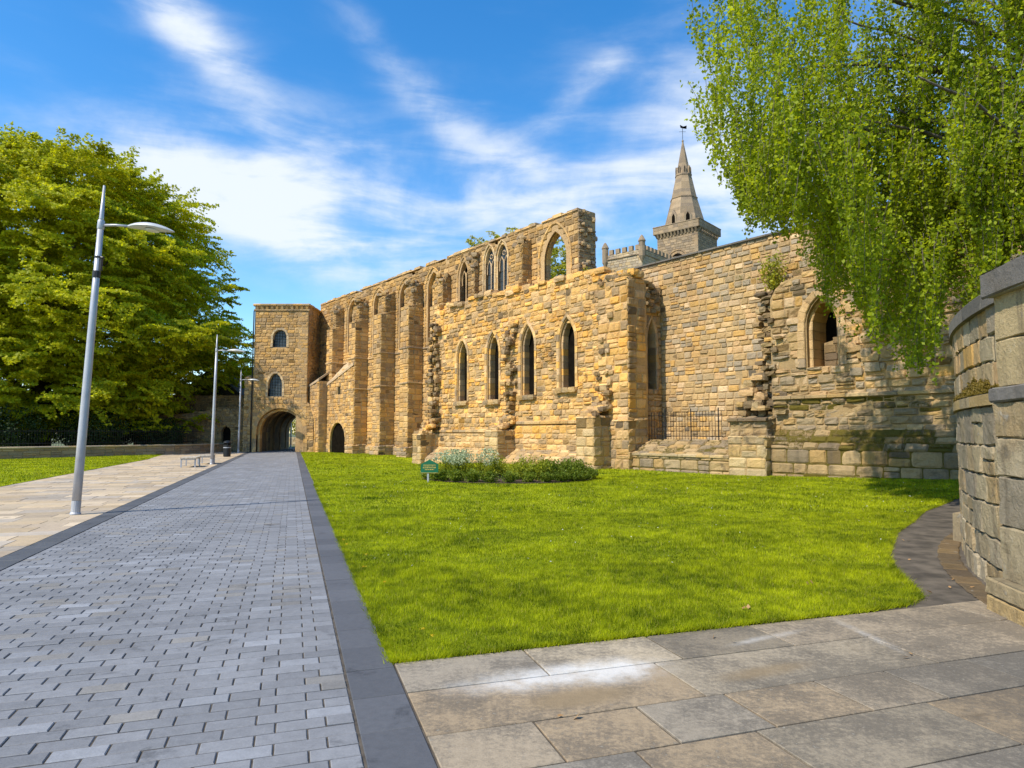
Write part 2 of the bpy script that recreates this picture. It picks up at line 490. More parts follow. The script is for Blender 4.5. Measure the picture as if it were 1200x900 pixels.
def np_mesh(name, verts, nper, material, parent=None):
    """verts: (k*nper,3) array, each run of nper vertices is one face"""
    verts = np.asarray(verts, dtype=np.float32).reshape(-1, 3)
    nv = len(verts)
    nf = nv // nper
    me = bpy.data.meshes.new(name)
    me.vertices.add(nv)
    me.vertices.foreach_set('co', verts.ravel())
    me.loops.add(nv)
    me.loops.foreach_set('vertex_index', np.arange(nv, dtype=np.int32))
    me.polygons.add(nf)
    me.polygons.foreach_set('loop_start', np.arange(0, nv, nper, dtype=np.int32))
    me.update(calc_edges=True)
    me.validate()
    me.materials.append(material)
    o = bpy.data.objects.new(name, me)
    COL.objects.link(o)
    if parent is not None:
        o.parent = parent
    return o


def leaf_quads(pos, size, nrm=None, flat=0.0, aspect=0.62, face=None):
    """diamond-shaped leaves (4 verts) round positions; flat>0 lays them level"""
    n = len(pos)
    d = rng.normal(size=(n, 3))
    if nrm is not None:
        d = d * (1 - flat) + nrm * flat * 2
    if flat > 0 and nrm is None:
        d[:, 2] += flat * 3 * np.sign(rng.random(n) - 0.15)
    if face is not None:
        d = d * .55 + face
    d /= np.linalg.norm(d, axis=1, keepdims=True) + 1e-9
    r = rng.normal(size=(n, 3))
    u = np.cross(d, r)
    u /= np.linalg.norm(u, axis=1, keepdims=True) + 1e-9
    v = np.cross(d, u)
    sz = (size * (0.65 + 0.7 * rng.random(n)))[:, None] * 0.5
    a = pos + u * sz
    b = pos + v * sz * aspect + u * sz * 0.15
    c = pos - u * sz
    e = pos - v * sz * aspect + u * sz * 0.15
    return np.stack([a, b, c, e], axis=1).reshape(-1, 3)


class Fr:
    """upright wall frame: a along the wall, b up, c out of the face"""
    def __init__(s, O, u, n):
        s.O = Vector(O)
        s.u = Vector(u).normalized()
        s.n = Vector(n).normalized()

    def p(s, a, b, c=0.0):
        q = s.O + s.u * a + s.n * c
        return (q.x, q.y, q.z + b)


def cross_at(polys, b):
    xs = []
    for poly in polys:
        k = len(poly)
        for i in range(k):
            a0, b0 = poly[i]
            a1, b1 = poly[(i + 1) % k]
            if (b0 <= b) != (b1 <= b):
                xs.append(a0 + (a1 - a0) * (b - b0) / (b1 - b0))
    xs.sort()
    return [(xs[i], xs[i + 1]) for i in range(0, len(xs) - 1, 2)]


def in_poly(poly, a, b):
    r = False
    k = len(poly)
    for i in range(k):
        a0, b0 = poly[i]
        a1, b1 = poly[(i + 1) % k]
        if (b0 <= b) != (b1 <= b) and a < a0 + (a1 - a0) * (b - b0) / (b1 - b0):
            r = not r
    return r


PAL = {
    'gold': [(.47, .33, .15), (.52, .36, .15), (.43, .30, .14), (.40, .29, .15), (.34, .26, .15), (.54, .40, .20), (.50, .33, .12), (.30, .24, .16)],
    'block': [(.50, .35, .16), (.56, .38, .14), (.45, .31, .14), (.36, .28, .17), (.30, .25, .18), (.56, .42, .22), (.58, .36, .10), (.24, .20, .15), (.46, .36, .24)],
    'course': [(.44, .33, .19), (.50, .36, .18), (.38, .31, .21), (.34, .30, .24), (.52, .37, .22), (.55, .36, .13), (.47, .35, .20), (.30, .28, .25), (.58, .46, .32), (.42, .32, .18)],
    'old': [(.38, .30, .18), (.44, .34, .20), (.32, .27, .19), (.28, .24, .19), (.46, .37, .24), (.42, .30, .14), (.24, .21, .17)],
    'pale': [(.48, .40, .26), (.42, .36, .25), (.52, .44, .29), (.36, .31, .23), (.50, .38, .20)],
    'grey': [(.30, .235, .15), (.26, .21, .14), (.34, .265, .17), (.22, .18, .13)],
    'near': [(.40, .35, .26), (.46, .41, .31), (.34, .31, .25), (.42, .33, .20), (.30, .28, .25), (.50, .45, .36), (.44, .36, .24)],
    'dark': [(.20, .16, .11), (.25, .19, .12), (.16, .13, .10), (.28, .21, .12)],
    'cope': [(.155, .138, .115), (.18, .16, .135), (.13, .117, .10)],
}


PALM = {k_: tuple(sum(c[i] for c in v_) / len(v_) for i in range(3)) for k_, v_ in PAL.items()}


def tone(pal, moss=0.0, f=1.0):
    c = R.choice(PAL[pal])
    mean = PALM[pal]
    c = tuple(m_ + (x - m_) * .85 for x, m_ in zip(c, mean))
    k = R.uniform(0.86, 1.12) * f
    return (c[0] * k, c[1] * k, c[2] * k, moss)


def stone(mb, P, a0, a1, b0, b1, push, bev, col, worn=0.0, base=-0.035):
    """one block on a wall face; P maps (a,b,c) to space"""
    e = min(bev, (a1 - a0) * 0.3, (b1 - b0) * 0.3)
    if worn <= 0:
        j = lambda: R.uniform(-.3, .3) * e
        pts = [(a0, b0, base), (a1, b0, base), (a1, b1, base), (a0, b1, base),
               (a0 + e + j(), b0 + e + j(), push), (a1 - e + j(), b0 + e + j(), push), (a1 - e + j(), b1 - e + j(), push), (a0 + e + j(), b1 - e + j(), push)]
        mb.add([P(*q) for q in pts], [(4, 5, 6, 7), (0, 1, 5, 4), (1, 2, 6, 5), (2, 3, 7, 6), (3, 0, 4, 7)], col)
        return
    k = 4
    g = []
    for i in range(k + 1):
        for jn in range(k + 1):
            fu = (0, .09, .5, .91, 1)[i]
            fv = (0, .13, .5, .87, 1)[jn]
            a = a0 + (a1 - a0) * fu
            b = b0 + (b1 - b0) * fv
            if i in (0, k) or jn in (0, k):
                c = base
                if i in (0, k) and jn in (0, k):
                    a += (0.5 - fu) * 2 * e * 0.8
                    b += (0.5 - fv) * 2 * e * 0.8
                a += R.uniform(-1, 1) * e * 0.35
                b += R.uniform(-1, 1) * e * 0.35
            else:
                c = push + R.uniform(-1, 1) * worn
                a += R.uniform(-1, 1) * e * 0.5
                b += R.uniform(-1, 1) * e * 0.4
                if i != 2 and jn != 2:
                    c -= R.uniform(0.0, 1.0) * worn * 1.5
            g.append(P(a, b, c))
    fs = []
    for i in range(k):
        for jn in range(k):
            q = i * (k + 1) + jn
            fs.append((q, q + k + 1, q + k + 2, q + 1))
    mb.add(g, fs, col)


def courses(mb, P, polys, hr, lr, pal, push=(0, .025), bev=.018, worn=0.0, joint=.010, ashlar=0.0, moss=None, bmin=None, bmax=None, tf=None, split=0.18):
    """fill the area inside polys (holes by even-odd) with coursed blocks"""
    ys = [q[1] for q in polys[0]]
    b = min(ys) if bmin is None else bmin
    top = max(ys) if bmax is None else bmax
    while b < top - 0.04:
        h = min(R.uniform(*hr), top - b)
        if top - b - h < hr[0] * 0.5:
            h = top - b
        for (x0, x1) in cross_at(polys, b + h * 0.5):
            a = x0
            while a < x1 - 1e-3:
                l = R.uniform(*lr)
                if x1 - a - l < lr[0] * 0.6:
                    l = x1 - a
                parts = [(b, b + h)]
                if h > hr[0] * 1.15 and R.random() < split:
                    s_ = R.uniform(.4, .6) * h
                    parts = [(b, b + s_), (b + s_, b + h)]
                for (q0, q1) in parts:
                    mo = moss(a + l / 2, (q0 + q1) / 2) if moss else 0.0
                    f = tf(a + l / 2, (q0 + q1) / 2) if tf else 1.0
                    pu = R.uniform(*push)
                    if worn > 0.004 and R.random() < .07:        # decayed block, weathered back and blackened
                        pu -= R.uniform(.02, .05)
                        f *= R.uniform(.35, .7)
                    stone(mb, P, a + joint, a + l - joint, q0 + joint * .8, q1 - joint * .8, pu, bev, tone(pal, mo, f), worn)
                a += l
        b += h


def panel(mb, fr, poly, holes=(), thick=1.0, mortar=(.37, .285, .17), front=-0.03, back={}):
    """the wall's core behind the blocks: front and back sheets plus the reveals"""
    bholes = [back.get(i, h) for i, h in enumerate(holes)]
    for hs_, c_, flip in ((list(holes), front, False), (bholes, -thick, True)):
        pts = []
        edges = []
        for pl in [poly] + hs_:
            o = len(pts)
            pts += [Vector(q) for q in pl]
            edges += [(o + i, o + (i + 1) % len(pl)) for i in range(len(pl))]
        vs, es, fs, *_ = delaunay_2d_cdt(pts, edges, [], 0, 1e-5)
        keep = []
        for f in fs:
            ca = sum(vs[i].x for i in f) / len(f)
            cb = sum(vs[i].y for i in f) / len(f)
            if in_poly(poly, ca, cb) and not any(in_poly(h, ca, cb) for h in hs_):
                keep.append(tuple(reversed(f)) if flip else tuple(f))
        mb.add([fr.p(q.x, q.y, c_) for q in vs], keep, mortar)
    for pl, pb in zip([poly] + list(holes), [poly] + bholes):
        k = len(pl)
        v = [fr.p(a, b, front) for a, b in pl] + [fr.p(a, b, -thick) for a, b in pb]
        mb.add(v, [(i, (i + 1) % k, k + (i + 1) % k, k + i) for i in range(k)], mortar)


def arch_path(ca, w, zs, zsp, zap, n=10):
    """outline of an arched opening: left foot, up, round, right foot"""
    r = w / 2
    h = zap - zsp
    Rr = (r * r + h * h) / (2 * r)
    L = []
    a_end = math.atan2(h, -(Rr - r)) if Rr > r + 1e-6 else PI / 2
    for i in range(n + 1):
        th = PI + (a_end - PI) * i / n
        L.append((ca + (Rr - r) + Rr * math.cos(th), zsp + Rr * math.sin(th)))
    L[-1] = (ca, zap)
    Rt = [(2 * ca - a, b) for a, b in reversed(L[:-1])]
    return [(ca - r, zs)] + L + Rt + [(ca + r, zs)]


def resample(path, step):
    d = [0]
    for p, q in zip(path, path[1:]):
        d.append(d[-1] + math.hypot(q[0] - p[0], q[1] - p[1]))
    n = max(3, int(round(d[-1] / step)))
    out = []
    j = 0
    for i in range(n + 1):
        t_ = d[-1] * i / n
        while j < len(d) - 2 and d[j + 1] < t_:
            j += 1
        f = (t_ - d[j]) / max(1e-9, d[j + 1] - d[j])
        out.append((path[j][0] + (path[j + 1][0] - path[j][0]) * f, path[j][1] + (path[j + 1][1] - path[j][1]) * f))
    return out


def ring(mb, fr, path, w, c0, depth, pal, step=.34, gap=.006, f=1.0):
    """dressed blocks round an opening, reaching `depth` into the wall"""
    pts = resample(path, step)
    n = len(pts)
    nr = []
    for i in range(n):
        p = pts[max(0, i - 1)]
        q = pts[min(n - 1, i + 1)]
        dx, dy = q[0] - p[0], q[1] - p[1]
        l = math.hypot(dx, dy) or 1
        nr.append((-dy / l, dx / l))
    for i in range(n - 1):
        p, q = pts[i], pts[i + 1]
        l = math.hypot(q[0] - p[0], q[1] - p[1]) or 1
        g = gap / l
        pi = (p[0] + (q[0] - p[0]) * g, p[1] + (q[1] - p[1]) * g)
        qi = (q[0] - (q[0] - p[0]) * g, q[1] - (q[1] - p[1]) * g)
        ww = w * R.uniform(.88, 1.1)
        po = (pi[0] + nr[i][0] * ww, pi[1] + nr[i][1] * ww)
        qo = (qi[0] + nr[i + 1][0] * ww, qi[1] + nr[i + 1][1] * ww)
        c = c0 + R.uniform(-.008, .008)
        ch = min(.03, w * .25)
        pc = (pi[0] + nr[i][0] * ch, pi[1] + nr[i][1] * ch)
        qc = (qi[0] + nr[i + 1][0] * ch, qi[1] + nr[i + 1][1] * ch)
        P = fr.p
        v = [P(*pi, c - ch), P(*qi, c - ch), P(*pc, c), P(*qc, c), P(*po, c), P(*qo, c), P(*pi, c - depth), P(*qi, c - depth), P(*po, c - .06), P(*qo, c - .06), P(*po, c - depth), P(*qo, c - depth)]
        mb.add(v, [(0, 1, 3, 2), (2, 3, 5, 4), (6, 7, 1, 0), (4, 5, 9, 8), (2, 4, 8, 6, 0), (3, 1, 7, 9, 5), (8, 9, 11, 10)], tone(pal, 0, f))


def rock(mb, p, size, col, rot=None):
    """rounded irregular block"""
    k = 3
    idx = {}
    vs = []
    fs = []
    rr = rot or Matrix.Rotation(R.uniform(-.5, .5), 3, 'Z') @ Matrix.Rotation(R.uniform(-.25, .25), 3, 'X')
    sx, sy, sz = size

    def vert(x, y, z):
        key = (round(x, 3), round(y, 3), round(z, 3))
        if key not in idx:
            q = Vector((x, y, z))
            s_ = q.normalized() * 1.25
            q = q * .62 + s_ * .38
            q += Vector((R.uniform(-1, 1), R.uniform(-1, 1), R.uniform(-1, 1))) * .10
            q = rr @ Vector((q.x * sx / 2, q.y * sy / 2, q.z * sz / 2))
            idx[key] = len(vs)
            vs.append((p[0] + q.x, p[1] + q.y, p[2] + q.z))
        return idx[key]
    g = [-1, 0, 1]
    for ax in range(3):
        for sgn in (-1, 1):
            for i in range(2):
                for j in range(2):
                    quad = []
                    for (di, dj) in ((0, 0), (1, 0), (1, 1), (0, 1)):
                        c = [0, 0, 0]
                        c[ax] = sgn
                        c[(ax + 1) % 3] = g[i + di]
                        c[(ax + 2) % 3] = g[j + dj]
                        quad.append(vert(*c))
                    fs.append(tuple(quad) if sgn > 0 else tuple(reversed(quad)))
    mb.add(vs, fs, col)


# plan of the ruin: s along the long wall towards the viewer's right, n out of its face
UU = Vector((.625, -.7806, 0))
NN = Vector((-.7806, -.625, 0))
O0 = Vector((3.4, 34.3, 0))


def sfr(s=0.0, n=0.0, u=None, nn=None):
    return Fr(O0 + UU * s + NN * n, u or UU, nn or NN)


def sp(s, n, z=0.0):
    q = O0 + UU * s + NN * n
    return (q.x, q.y, z)


def masonry_box(mb, fr, a0, a1, c0, c1, b0, b1, pal, hr=(.25, .4), lr=(.35, .7), slope=0.0, worn=0.0, push=(0, .02), moss_top=0.0, sides='lrt', bev=.018, tf=None):
    """a block-built pier standing from c0 to c1 out of the wall frame; optional weathered slope on top"""
    m = (.37, .285, .17, 0) if not moss_top else (.30, .24, .15, moss_top)
    i = .03
    v = [fr.p(a0 + i, b0, c0), fr.p(a1 - i, b0, c0), fr.p(a1 - i, b0, c1 - i), fr.p(a0 + i, b0, c1 - i),
         fr.p(a0 + i, b1 + slope, c0), fr.p(a1 - i, b1 + slope, c0), fr.p(a1 - i, b1 - .0, c1 - i), fr.p(a0 + i, b1 - .0, c1 - i)]
    mb.hexa(v, m)
    f1 = Fr(fr.O + fr.n * c1, fr.u, fr.n)
    courses(mb, f1.p, [[(a0, b0), (a1, b0), (a1, b1), (a0, b1)]], hr, lr, pal, push, bev, worn, tf=tf)
    if 'r' in sides:
        f2 = Fr(fr.O + fr.u * a1 + fr.n * c1, -fr.n, fr.u)
        d = c1 - c0
        courses(mb, f2.p, [[(0, b0), (d, b0), (d, b1 + slope), (0, b1)]], hr, lr, pal, push, bev, worn, tf=tf)
    if 'l' in sides:
        f3 = Fr(fr.O + fr.u * a0 + fr.n * c0, fr.n, -fr.u)
        d = c1 - c0
        courses(mb, f3.p, [[(0, b0), (d, b0), (d, b1), (0, b1 + slope)]], hr, lr, pal, push, bev, worn, tf=tf)
    if 't' in sides:
        # top slabs, lapped down the slope
        d = c1 - c0 + .03
        sl = math.hypot(d, slope)
        ux = fr.u

        def PT(a, t_, c):
            k = t_ / sl
            cc = c1 + .03 - d * k
            z = b1 + slope * k
            nx, nz = slope / sl, d / sl
            return fr.p(a, z + nz * c, cc + nx * c)
        courses(mb, PT, [[(a0 - .03, 0), (a1 + .03, 0), (a1 + .03, sl), (a0 - .03, sl)]], (.25, .4), lr, pal, (.02, .05), bev, worn, moss=(lambda a, b: moss_top * R.uniform(.5, 1.1)) if moss_top else None, tf=tf)


def strip(mb, fr, a0, a1, b, h, proj, pal, lr=(.5, .9), moss=0.0, drop=0.0, c=0.0):
    """projecting string course of separate blocks"""
    a = a0
    while a < a1 - .01:
        l = min(R.uniform(*lr), a1 - a)
        z = b + drop * (a - a0)
        pr = proj * R.uniform(.8, 1.15)
        col = tone(pal, moss)
        j = .006
        v = [fr.p(a + j, z, c - .05), fr.p(a + l - j, z, c - .05), fr.p(a + l - j, z + h * .25, c + pr), fr.p(a + j, z + h * .25, c + pr),
             fr.p(a + j, z + h, c - .05), fr.p(a + l - j, z + h, c - .05), fr.p(a + l - j, z + h * .72, c + pr), fr.p(a + j, z + h * .72, c + pr)]
        mb.hexa(v, col)
        a += l


def gz(x, y):
    """gentle lie of the land"""
    def ss(t_):
        t_ = np.clip(t_, 0, 1)
        return t_ * t_ * (3 - 2 * t_)
    return .32 * ss((x - 8) / 9) * ss((y - 11) / 9) - .36 * np.exp(-((x + 6.0) ** 2 + (y - 40.5) ** 2) / (2 * 2.6 ** 2))


# ================================================================== GROUND
g = MB()
gp = [Vector((x, y)) for x in (-900, -60, -20, 26, 60, 900) for y in (-300, 0, 64, 200, 1800)] + [Vector((x, y)) for x in np.arange(-18, 26, 1.5) for y in np.arange(5, 64, 1.5)]
gv, ge, gf, *_ = delaunay_2d_cdt(gp, [], [], 0, 1e-5)
g.add([(q.x, q.y, -.14 + float(gz(q.x, q.y)) * (1 if -20 < q.x < 26 and 2 < q.y < 64 else 0)) for q in gv], [tuple(f) for f in gf])
tag(g.build('ground', M['earth']), kind='structure')

PO = Vector((-.36, 3.41, 0))
PD = Vector((-.3131, .9497, 0))            # along the paved street
PQ = Vector((-.9497, -.3131, 0))           # across it, to the left


def pp(a, q, z=0.0):
    v = PO + PD * a + PQ * q
    return (v.x, v.y, v.z + z)


def slabs(mb, a0, a1, q0, q1, rows, lens, gap, pal, h=.0, jit=.003, across=True, bev=.004, stagger=None, keep=None, gx=1.0):
    """paving in rows across the street, each slab with a chamfered edge and its own level"""
    a = a0
    i = 0
    while a < a1 - .02:
        d = rows(i)
        if stagger:
            q = q0 - stagger(i)
        else:
            q = q0 - R.random() * .5
        while q < q1:
            l = lens(i)
            s0, s1 = max(q, q0), min(q + l, q1)
            q += l
            if s1 - s0 < .03:
                continue
            if keep and not keep(a + d / 2, (s0 + s1) / 2):
                continue
            z = h + R.uniform(-1, 1) * jit
            z2 = z + R.uniform(-.6, .6) * jit
            g2 = gap / 2
            x0, x1, y0, y1 = a + g2 * gx, a + d - g2 * gx, s0 + g2, s1 - g2
            b = bev
            v = [pp(x0, y0, -.02), pp(x1, y0, -.02), pp(x1, y1, -.02), pp(x0, y1, -.02),
                 pp(x0, y0, z - b), pp(x1, y0, z - b), pp(x1, y1, z2 - b), pp(x0, y1, z2 - b),
                 pp(x0 + b, y0 + b, z), pp(x1 - b, y0 + b, z), pp(x1 - b, y1 - b, z2), pp(x0 + b, y1 - b, z2)]
            c = pal(a, s0)
            mb.add(v, [(11, 10, 9, 8), (4, 5, 1, 0), (5, 6, 2, 1), (6, 7, 3, 2), (7, 4, 0, 3), (8, 9, 5, 4), (9, 10, 6, 5), (10, 11, 7, 6), (11, 8, 4, 7)], c)
        a += d
        i += 1


def joint_sheet(name, a0, a1, q0, q1, z):
    mb = MB()
    mb.add([pp(a0, q0, z), pp(a1, q0, z), pp(a1, q1, z), pp(a0, q1, z)], [(3, 2, 1, 0)])
    return tag(mb.build(name, M['joint']), kind='structure')


joint_sheet('paving_joints', -4, 74, -.01, 12, -.0085)
joint_sheet('paving_joints', -4, 1.58, -10, -.011, -.011)


def sett_col(a, q):
    k = R.uniform(.86, 1.14)
    if R.random() < .07:
        return (.20 * k, .188 * k, .172 * k)
    if R.random() < .10:
        return (.23 * k, .233 * k, .243 * k)
    return (.188 * k, .188 * k, .193 * k)


mb = MB()
slabs(mb, -3.0, 72, .345, 4.0, lambda i: .136, lambda i: .274, .009, sett_col, 0, .0025, stagger=lambda i: [.01, .115][i % 2] + R.uniform(-.007, .007), bev=.005, gx=1.5)
tag(mb.build('sett_street', M['sett']), kind='structure')


def border_col(a, q):
    k = R.uniform(.85, 1.15)
    return (.088 * k, .089 * k, .094 * k)


mb = MB()
slabs(mb, -3.0, 72, 0, .335, lambda i: .5, lambda i: 1.0, .007, border_col, .002, .002, stagger=lambda i: 0)
slabs(mb, -3.0, 72, 4.01, 4.345, lambda i: .5, lambda i: 1.0, .007, border_col, .002, .002, stagger=lambda i: 0)
tag(mb.build('street_border', M['slab_blue']), kind='structure')


def buff_col(a, q):
    k = R.uniform(.8, 1.15)
    c = R.choice([(.44, .345, .23), (.48, .38, .26), (.40, .315, .22), (.46, .35, .22), (.38, .32, .25)])
    return (c[0] * k, c[1] * k, c[2] * k)


mb = MB()
slabs(mb, -3.0, 44, 4.355, 9.15, lambda i: [.45, .6, .5][i % 3], lambda i: R.uniform(.5, 1.0), .009, buff_col, 0, .003)
slabs(mb, 44, 58, 4.355, 11.8, lambda i: [.45, .6, .5][i % 3], lambda i: R.uniform(.5, 1.0), .009, buff_col, 0, .003)
tag(mb.build('buff_pavement', M['slab_buff']), kind='structure')


def flag_col(a, q):
    k = R.uniform(.75, 1.15)
    c = R.choice([(.34, .27, .185), (.30, .245, .17), (.37, .30, .205), (.275, .23, .17), (.35, .26, .16), (.265, .23, .18)])
    return (c[0] * k, c[1] * k, c[2] * k)


mb = MB()
ROWD = [.60, .50, .62, .58, .50, .645, .57]
ROWA = [-2.424]
for d in ROWD:
    ROWA.append(ROWA[-1] + d)
off = 1.575 - ROWA[-1]
a = ROWA[0] + off
FIRST = {6: [.98, 1.05, 1.0, 1.2], 5: [1.78, 1.95, 1.5], 4: [.62, .66, .62, .7, .6], 3: [1.0, .75, 1.25, 1.1]}
for i, d in enumerate(ROWD):
    q = -.004
    for k in range(20):
        l = FIRST[i][k] if i in FIRST and k < len(FIRST[i]) else (R.uniform(.95, 1.6) if i != 4 else R.uniform(.55, .9))
        slabs(mb, a, a + d, q - l, q, lambda i: d, lambda i: l, .015, flag_col, .001, .002, stagger=lambda i: 0, bev=.004)
        q -= l
        if q < -9.5:
            break
    a += d
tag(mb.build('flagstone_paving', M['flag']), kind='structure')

# ------------------------------------------------------------------ lawn sheets
LAWN = [(-.86, 4.90), (.5, 5.36), (1.86, 5.81), (3.0, 6.19), (3.75, 6.48), (4.08, 6.78), (4.30, 7.3), (4.62, 8.2), (5.05, 9.1), (5.56, 9.92), (6.3, 11.1), (7.29, 12.33), (8.7, 14.2),
        (10.54, 16.1), (13, 18.0), (16, 19.9), (22, 23.5), (17, 31), (8, 38), (-2, 52), (-13, 62), (-17.8, 58), (-17.84, 56.4)]
NEDGE = len(LAWN)


def lawn_mesh(name, outline, step, material, z=.015, gzf=True):
    xs = [p[0] for p in outline]
    ys = [p[1] for p in outline]
    pts = [Vector(p) for p in outline]
    # densify the outline
    dense = []
    k = len(outline)
    for i in range(k):
        p, q = Vector(outline[i]), Vector(outline[(i + 1) % k])
        m_ = max(1, int((q - p).length / .35))
        for j in range(m_):
            dense.append(p.lerp(q, j / m_))
    dn = []
    for i, p in enumerate(dense):
        dn.append(Vector((p.x + R.uniform(-.018, .018), p.y + R.uniform(-.018, .018))))
    pts = dn
    edges = [(i, (i + 1) % len(pts)) for i in range(len(pts))]
    poly = [(p.x, p.y) for p in pts]
    x = min(xs)
    while x < max(xs):
        y = min(ys)
        while y < max(ys):
            a, b = x + R.uniform(-.3, .3) * step, y + R.uniform(-.3, .3) * step
            if in_poly(outline, a, b):
                pts.append(Vector((a, b)))
            y += step
        x += step
    nb = len(dn)
    vs, es, fs, ids, *_ = delaunay_2d_cdt(pts, edges, [], 1, 1e-5)
    me = bpy.data.meshes.new(name)
    V = []
    for k_, q in enumerate(vs):
        zz = float(gz(q.x, q.y)) if gzf else 0
        if ids[k_] and ids[k_][0] < nb:
            V.append((q.x, q.y, .004 + zz))
            continue
        V.append((q.x, q.y, z + zz + .012 * math.sin(q.x * 2.1 + q.y) * math.sin(q.y * 1.7)))
    me.from_pydata(V, [], [tuple(f) for f in fs])
    me.materials.append(material)
    me.polygons.foreach_set('use_smooth', [True] * len(me.polygons))
    o = bpy.data.objects.new(name, me)
    COL.objects.link(o)
    return tag(o, kind='structure')


lawn_mesh('lawn', LAWN, .55, M['lawn'])
LEFT_LAWN = [pp(-4, 9.17)[:2], pp(20, 9.17)[:2], pp(43.5, 9.22)[:2], (-26.6, 51.2), (-32.2, 41.2), (-41, 28), (-46, 18), (-40, 5)]
lawn_mesh('verge_lawn', LEFT_LAWN, 1.5, M['lawn'], gzf=False)

# worn dark path round the foot of the curved wall
PATH = [(3.0, 6.1), (3.75, 6.52), (4.08, 6.78), (4.30, 7.3), (4.62, 8.2), (5.05, 9.1), (5.56, 9.92), (6.3, 11.1), (7.29, 12.33), (8.7, 14.2), (10.54, 16.1), (13, 18.0), (16, 19.9), (22, 22), (22, 14), (10, 4.5), (7.6, 3.9), (4.5, 5.6)]
mb = MB()
vs, es, fs, *_ = delaunay_2d_cdt([Vector(p) for p in PATH] + [Vector((x + .01, y + .02)) for x in np.arange(4.5, 22, 1.0) for y in np.arange(5.0, 22, 1.0) if in_poly(PATH, x, y)],
                                 [(i, (i + 1) % len(PATH)) for i in range(len(PATH))], [], 1, 1e-5)
mb.add([(q.x, q.y, -.007 + float(gz(q.x, q.y))) for q in vs], [tuple(f) for f in fs])
tag(mb.build('worn_footpath', M['tar']), kind='structure')

# grass blades
def np_in_poly(poly, x, y):
    r = np.zeros(len(x), bool)
    k = len(poly)
    for i in range(k):
        a0, b0 = poly[i]
        a1, b1 = poly[(i + 1) % k]
        cnd = (b0 <= y) != (b1 <= y)
        if b0 != b1:
            r ^= cnd & (x < a0 + (a1 - a0) * (y - b0) / (b1 - b0))
    return r


# bare scuffs in the turf
SCUFF = [(2.15, 6.35, .18, .07), (3.3, 7.4, .12, .06), (.35, 5.62, .07, .05), (3.55, 9.0, .15, .08)]


def blades(poly, x0, x1, y0, y1, dens, h, w, zoff=.012):
    n = int(dens * (x1 - x0) * (y1 - y0))
    x = rng.uniform(x0, x1, n)
    y = rng.uniform(y0, y1, n)
    k = np_in_poly(poly, x, y)
    # keep what the view wedge can plausibly show
    k &= np.abs(x) < y * .85 + 3
    for (cx, cy, sx, sy) in SCUFF:
        k &= ~((((x - cx) / sx) ** 2 + ((y - cy) / sy) ** 2 < 1) & (rng.random(n) < .85))
    x, y = x[k], y[k]
    n = len(x)
    cl = .55 + .45 * np.sin(x * 3.1 + 1.7 * np.sin(y * 2.3)) * np.sin(y * 2.7 + 1.3 * np.sin(x * 1.9)) + .4 * rng.random(n)
    pat = np.sin(x * 1.1 + 2 * np.sin(y * .7)) * np.sin(y * 1.6 + 1.5 * np.sin(x * .8))
    hh = h * (0.45 + .6 * cl + .35 * np.clip(pat, -.6, 1))
    th = rng.uniform(0, 2 * PI, n)
    lean = rng.uniform(.1, .9, n) * hh
    ph = rng.uniform(0, 2 * PI, n)
    z = zoff + gz(x, y)
    b0 = np.stack([x - w * np.cos(th), y - w * np.sin(th), z - .01], 1)
    b1 = np.stack([x + w * np.cos(th), y + w * np.sin(th), z - .01], 1)
    tp = np.stack([x + lean * np.cos(ph), y + lean * np.sin(ph), z + hh], 1)
    return np.stack([b0, b1, tp], 1).reshape(-1, 3)


B = [blades(LAWN, -3, 6.5, 4.8, 8.5, 5200, .034, .003), blades(LAWN, -5, 9, 8.5, 14, 2000, .036, .005), blades(LAWN, -10, 15, 14, 26, 500, .042, .010), blades(LAWN, -18, 18, 26, 56, 90, .05, .022)]
def edge_blades(line, per_m, h, w):
    out = []
    for (x0, y0), (x1, y1) in zip(line, line[1:]):
        L_ = math.hypot(x1 - x0, y1 - y0)
        n = int(L_ * per_m)
        f = rng.random(n)
        nx, ny = -(y1 - y0) / L_, (x1 - x0) / L_
        o_ = rng.normal(.012, .022, n)
        x = x0 + (x1 - x0) * f + nx * o_
        y = y0 + (y1 - y0) * f + ny * o_
        hh = h * rng.uniform(.4, 1.1, n)
        th = rng.uniform(0, 2 * PI, n)
        lx = -nx * rng.uniform(-.2, 1.1, n) * hh + rng.normal(0, .4, n) * hh
        ly = -ny * rng.uniform(-.2, 1.1, n) * hh + rng.normal(0, .4, n) * hh
        out.append(np.stack([np.stack([x - w * np.cos(th), y - w * np.sin(th), np.zeros(n)], 1), np.stack([x + w * np.cos(th), y + w * np.sin(th), np.zeros(n)], 1), np.stack([x + lx, y + ly, hh], 1)], 1).reshape(-1, 3))
    return out


B += edge_blades(LAWN[:14], 900, .055, .003)
B += edge_blades([(-6.3, 21.4), (-3.5, 12.95), (-.86, 4.9)], 600, .05, .003)
o = np_mesh('lawn_grass', np.concatenate(B), 3, M['blade'])
tag(o, 'mown yellow-green grass covering the lawn in front of the ruin', 'grass', kind='stuff')
Bl = blades(LEFT_LAWN, -40, -10, 14, 52, 90, .05, .02)
o = np_mesh('verge_grass', Bl, 3, M['blade'])
tag(o, 'mown grass on the verge beside the low wall under the beech', 'grass', kind='stuff')

# ================================================================== REFECTORY RUIN: tall buttressed wall with the lower window range in front
ruin = empty('refectory_ruin', sp(-12, 0), 0, 'long golden sandstone ruin with tall buttresses, lancet windows and one open pointed window', 'ruin')
RI = Matrix.Translation(-Vector(sp(-12, 0)))


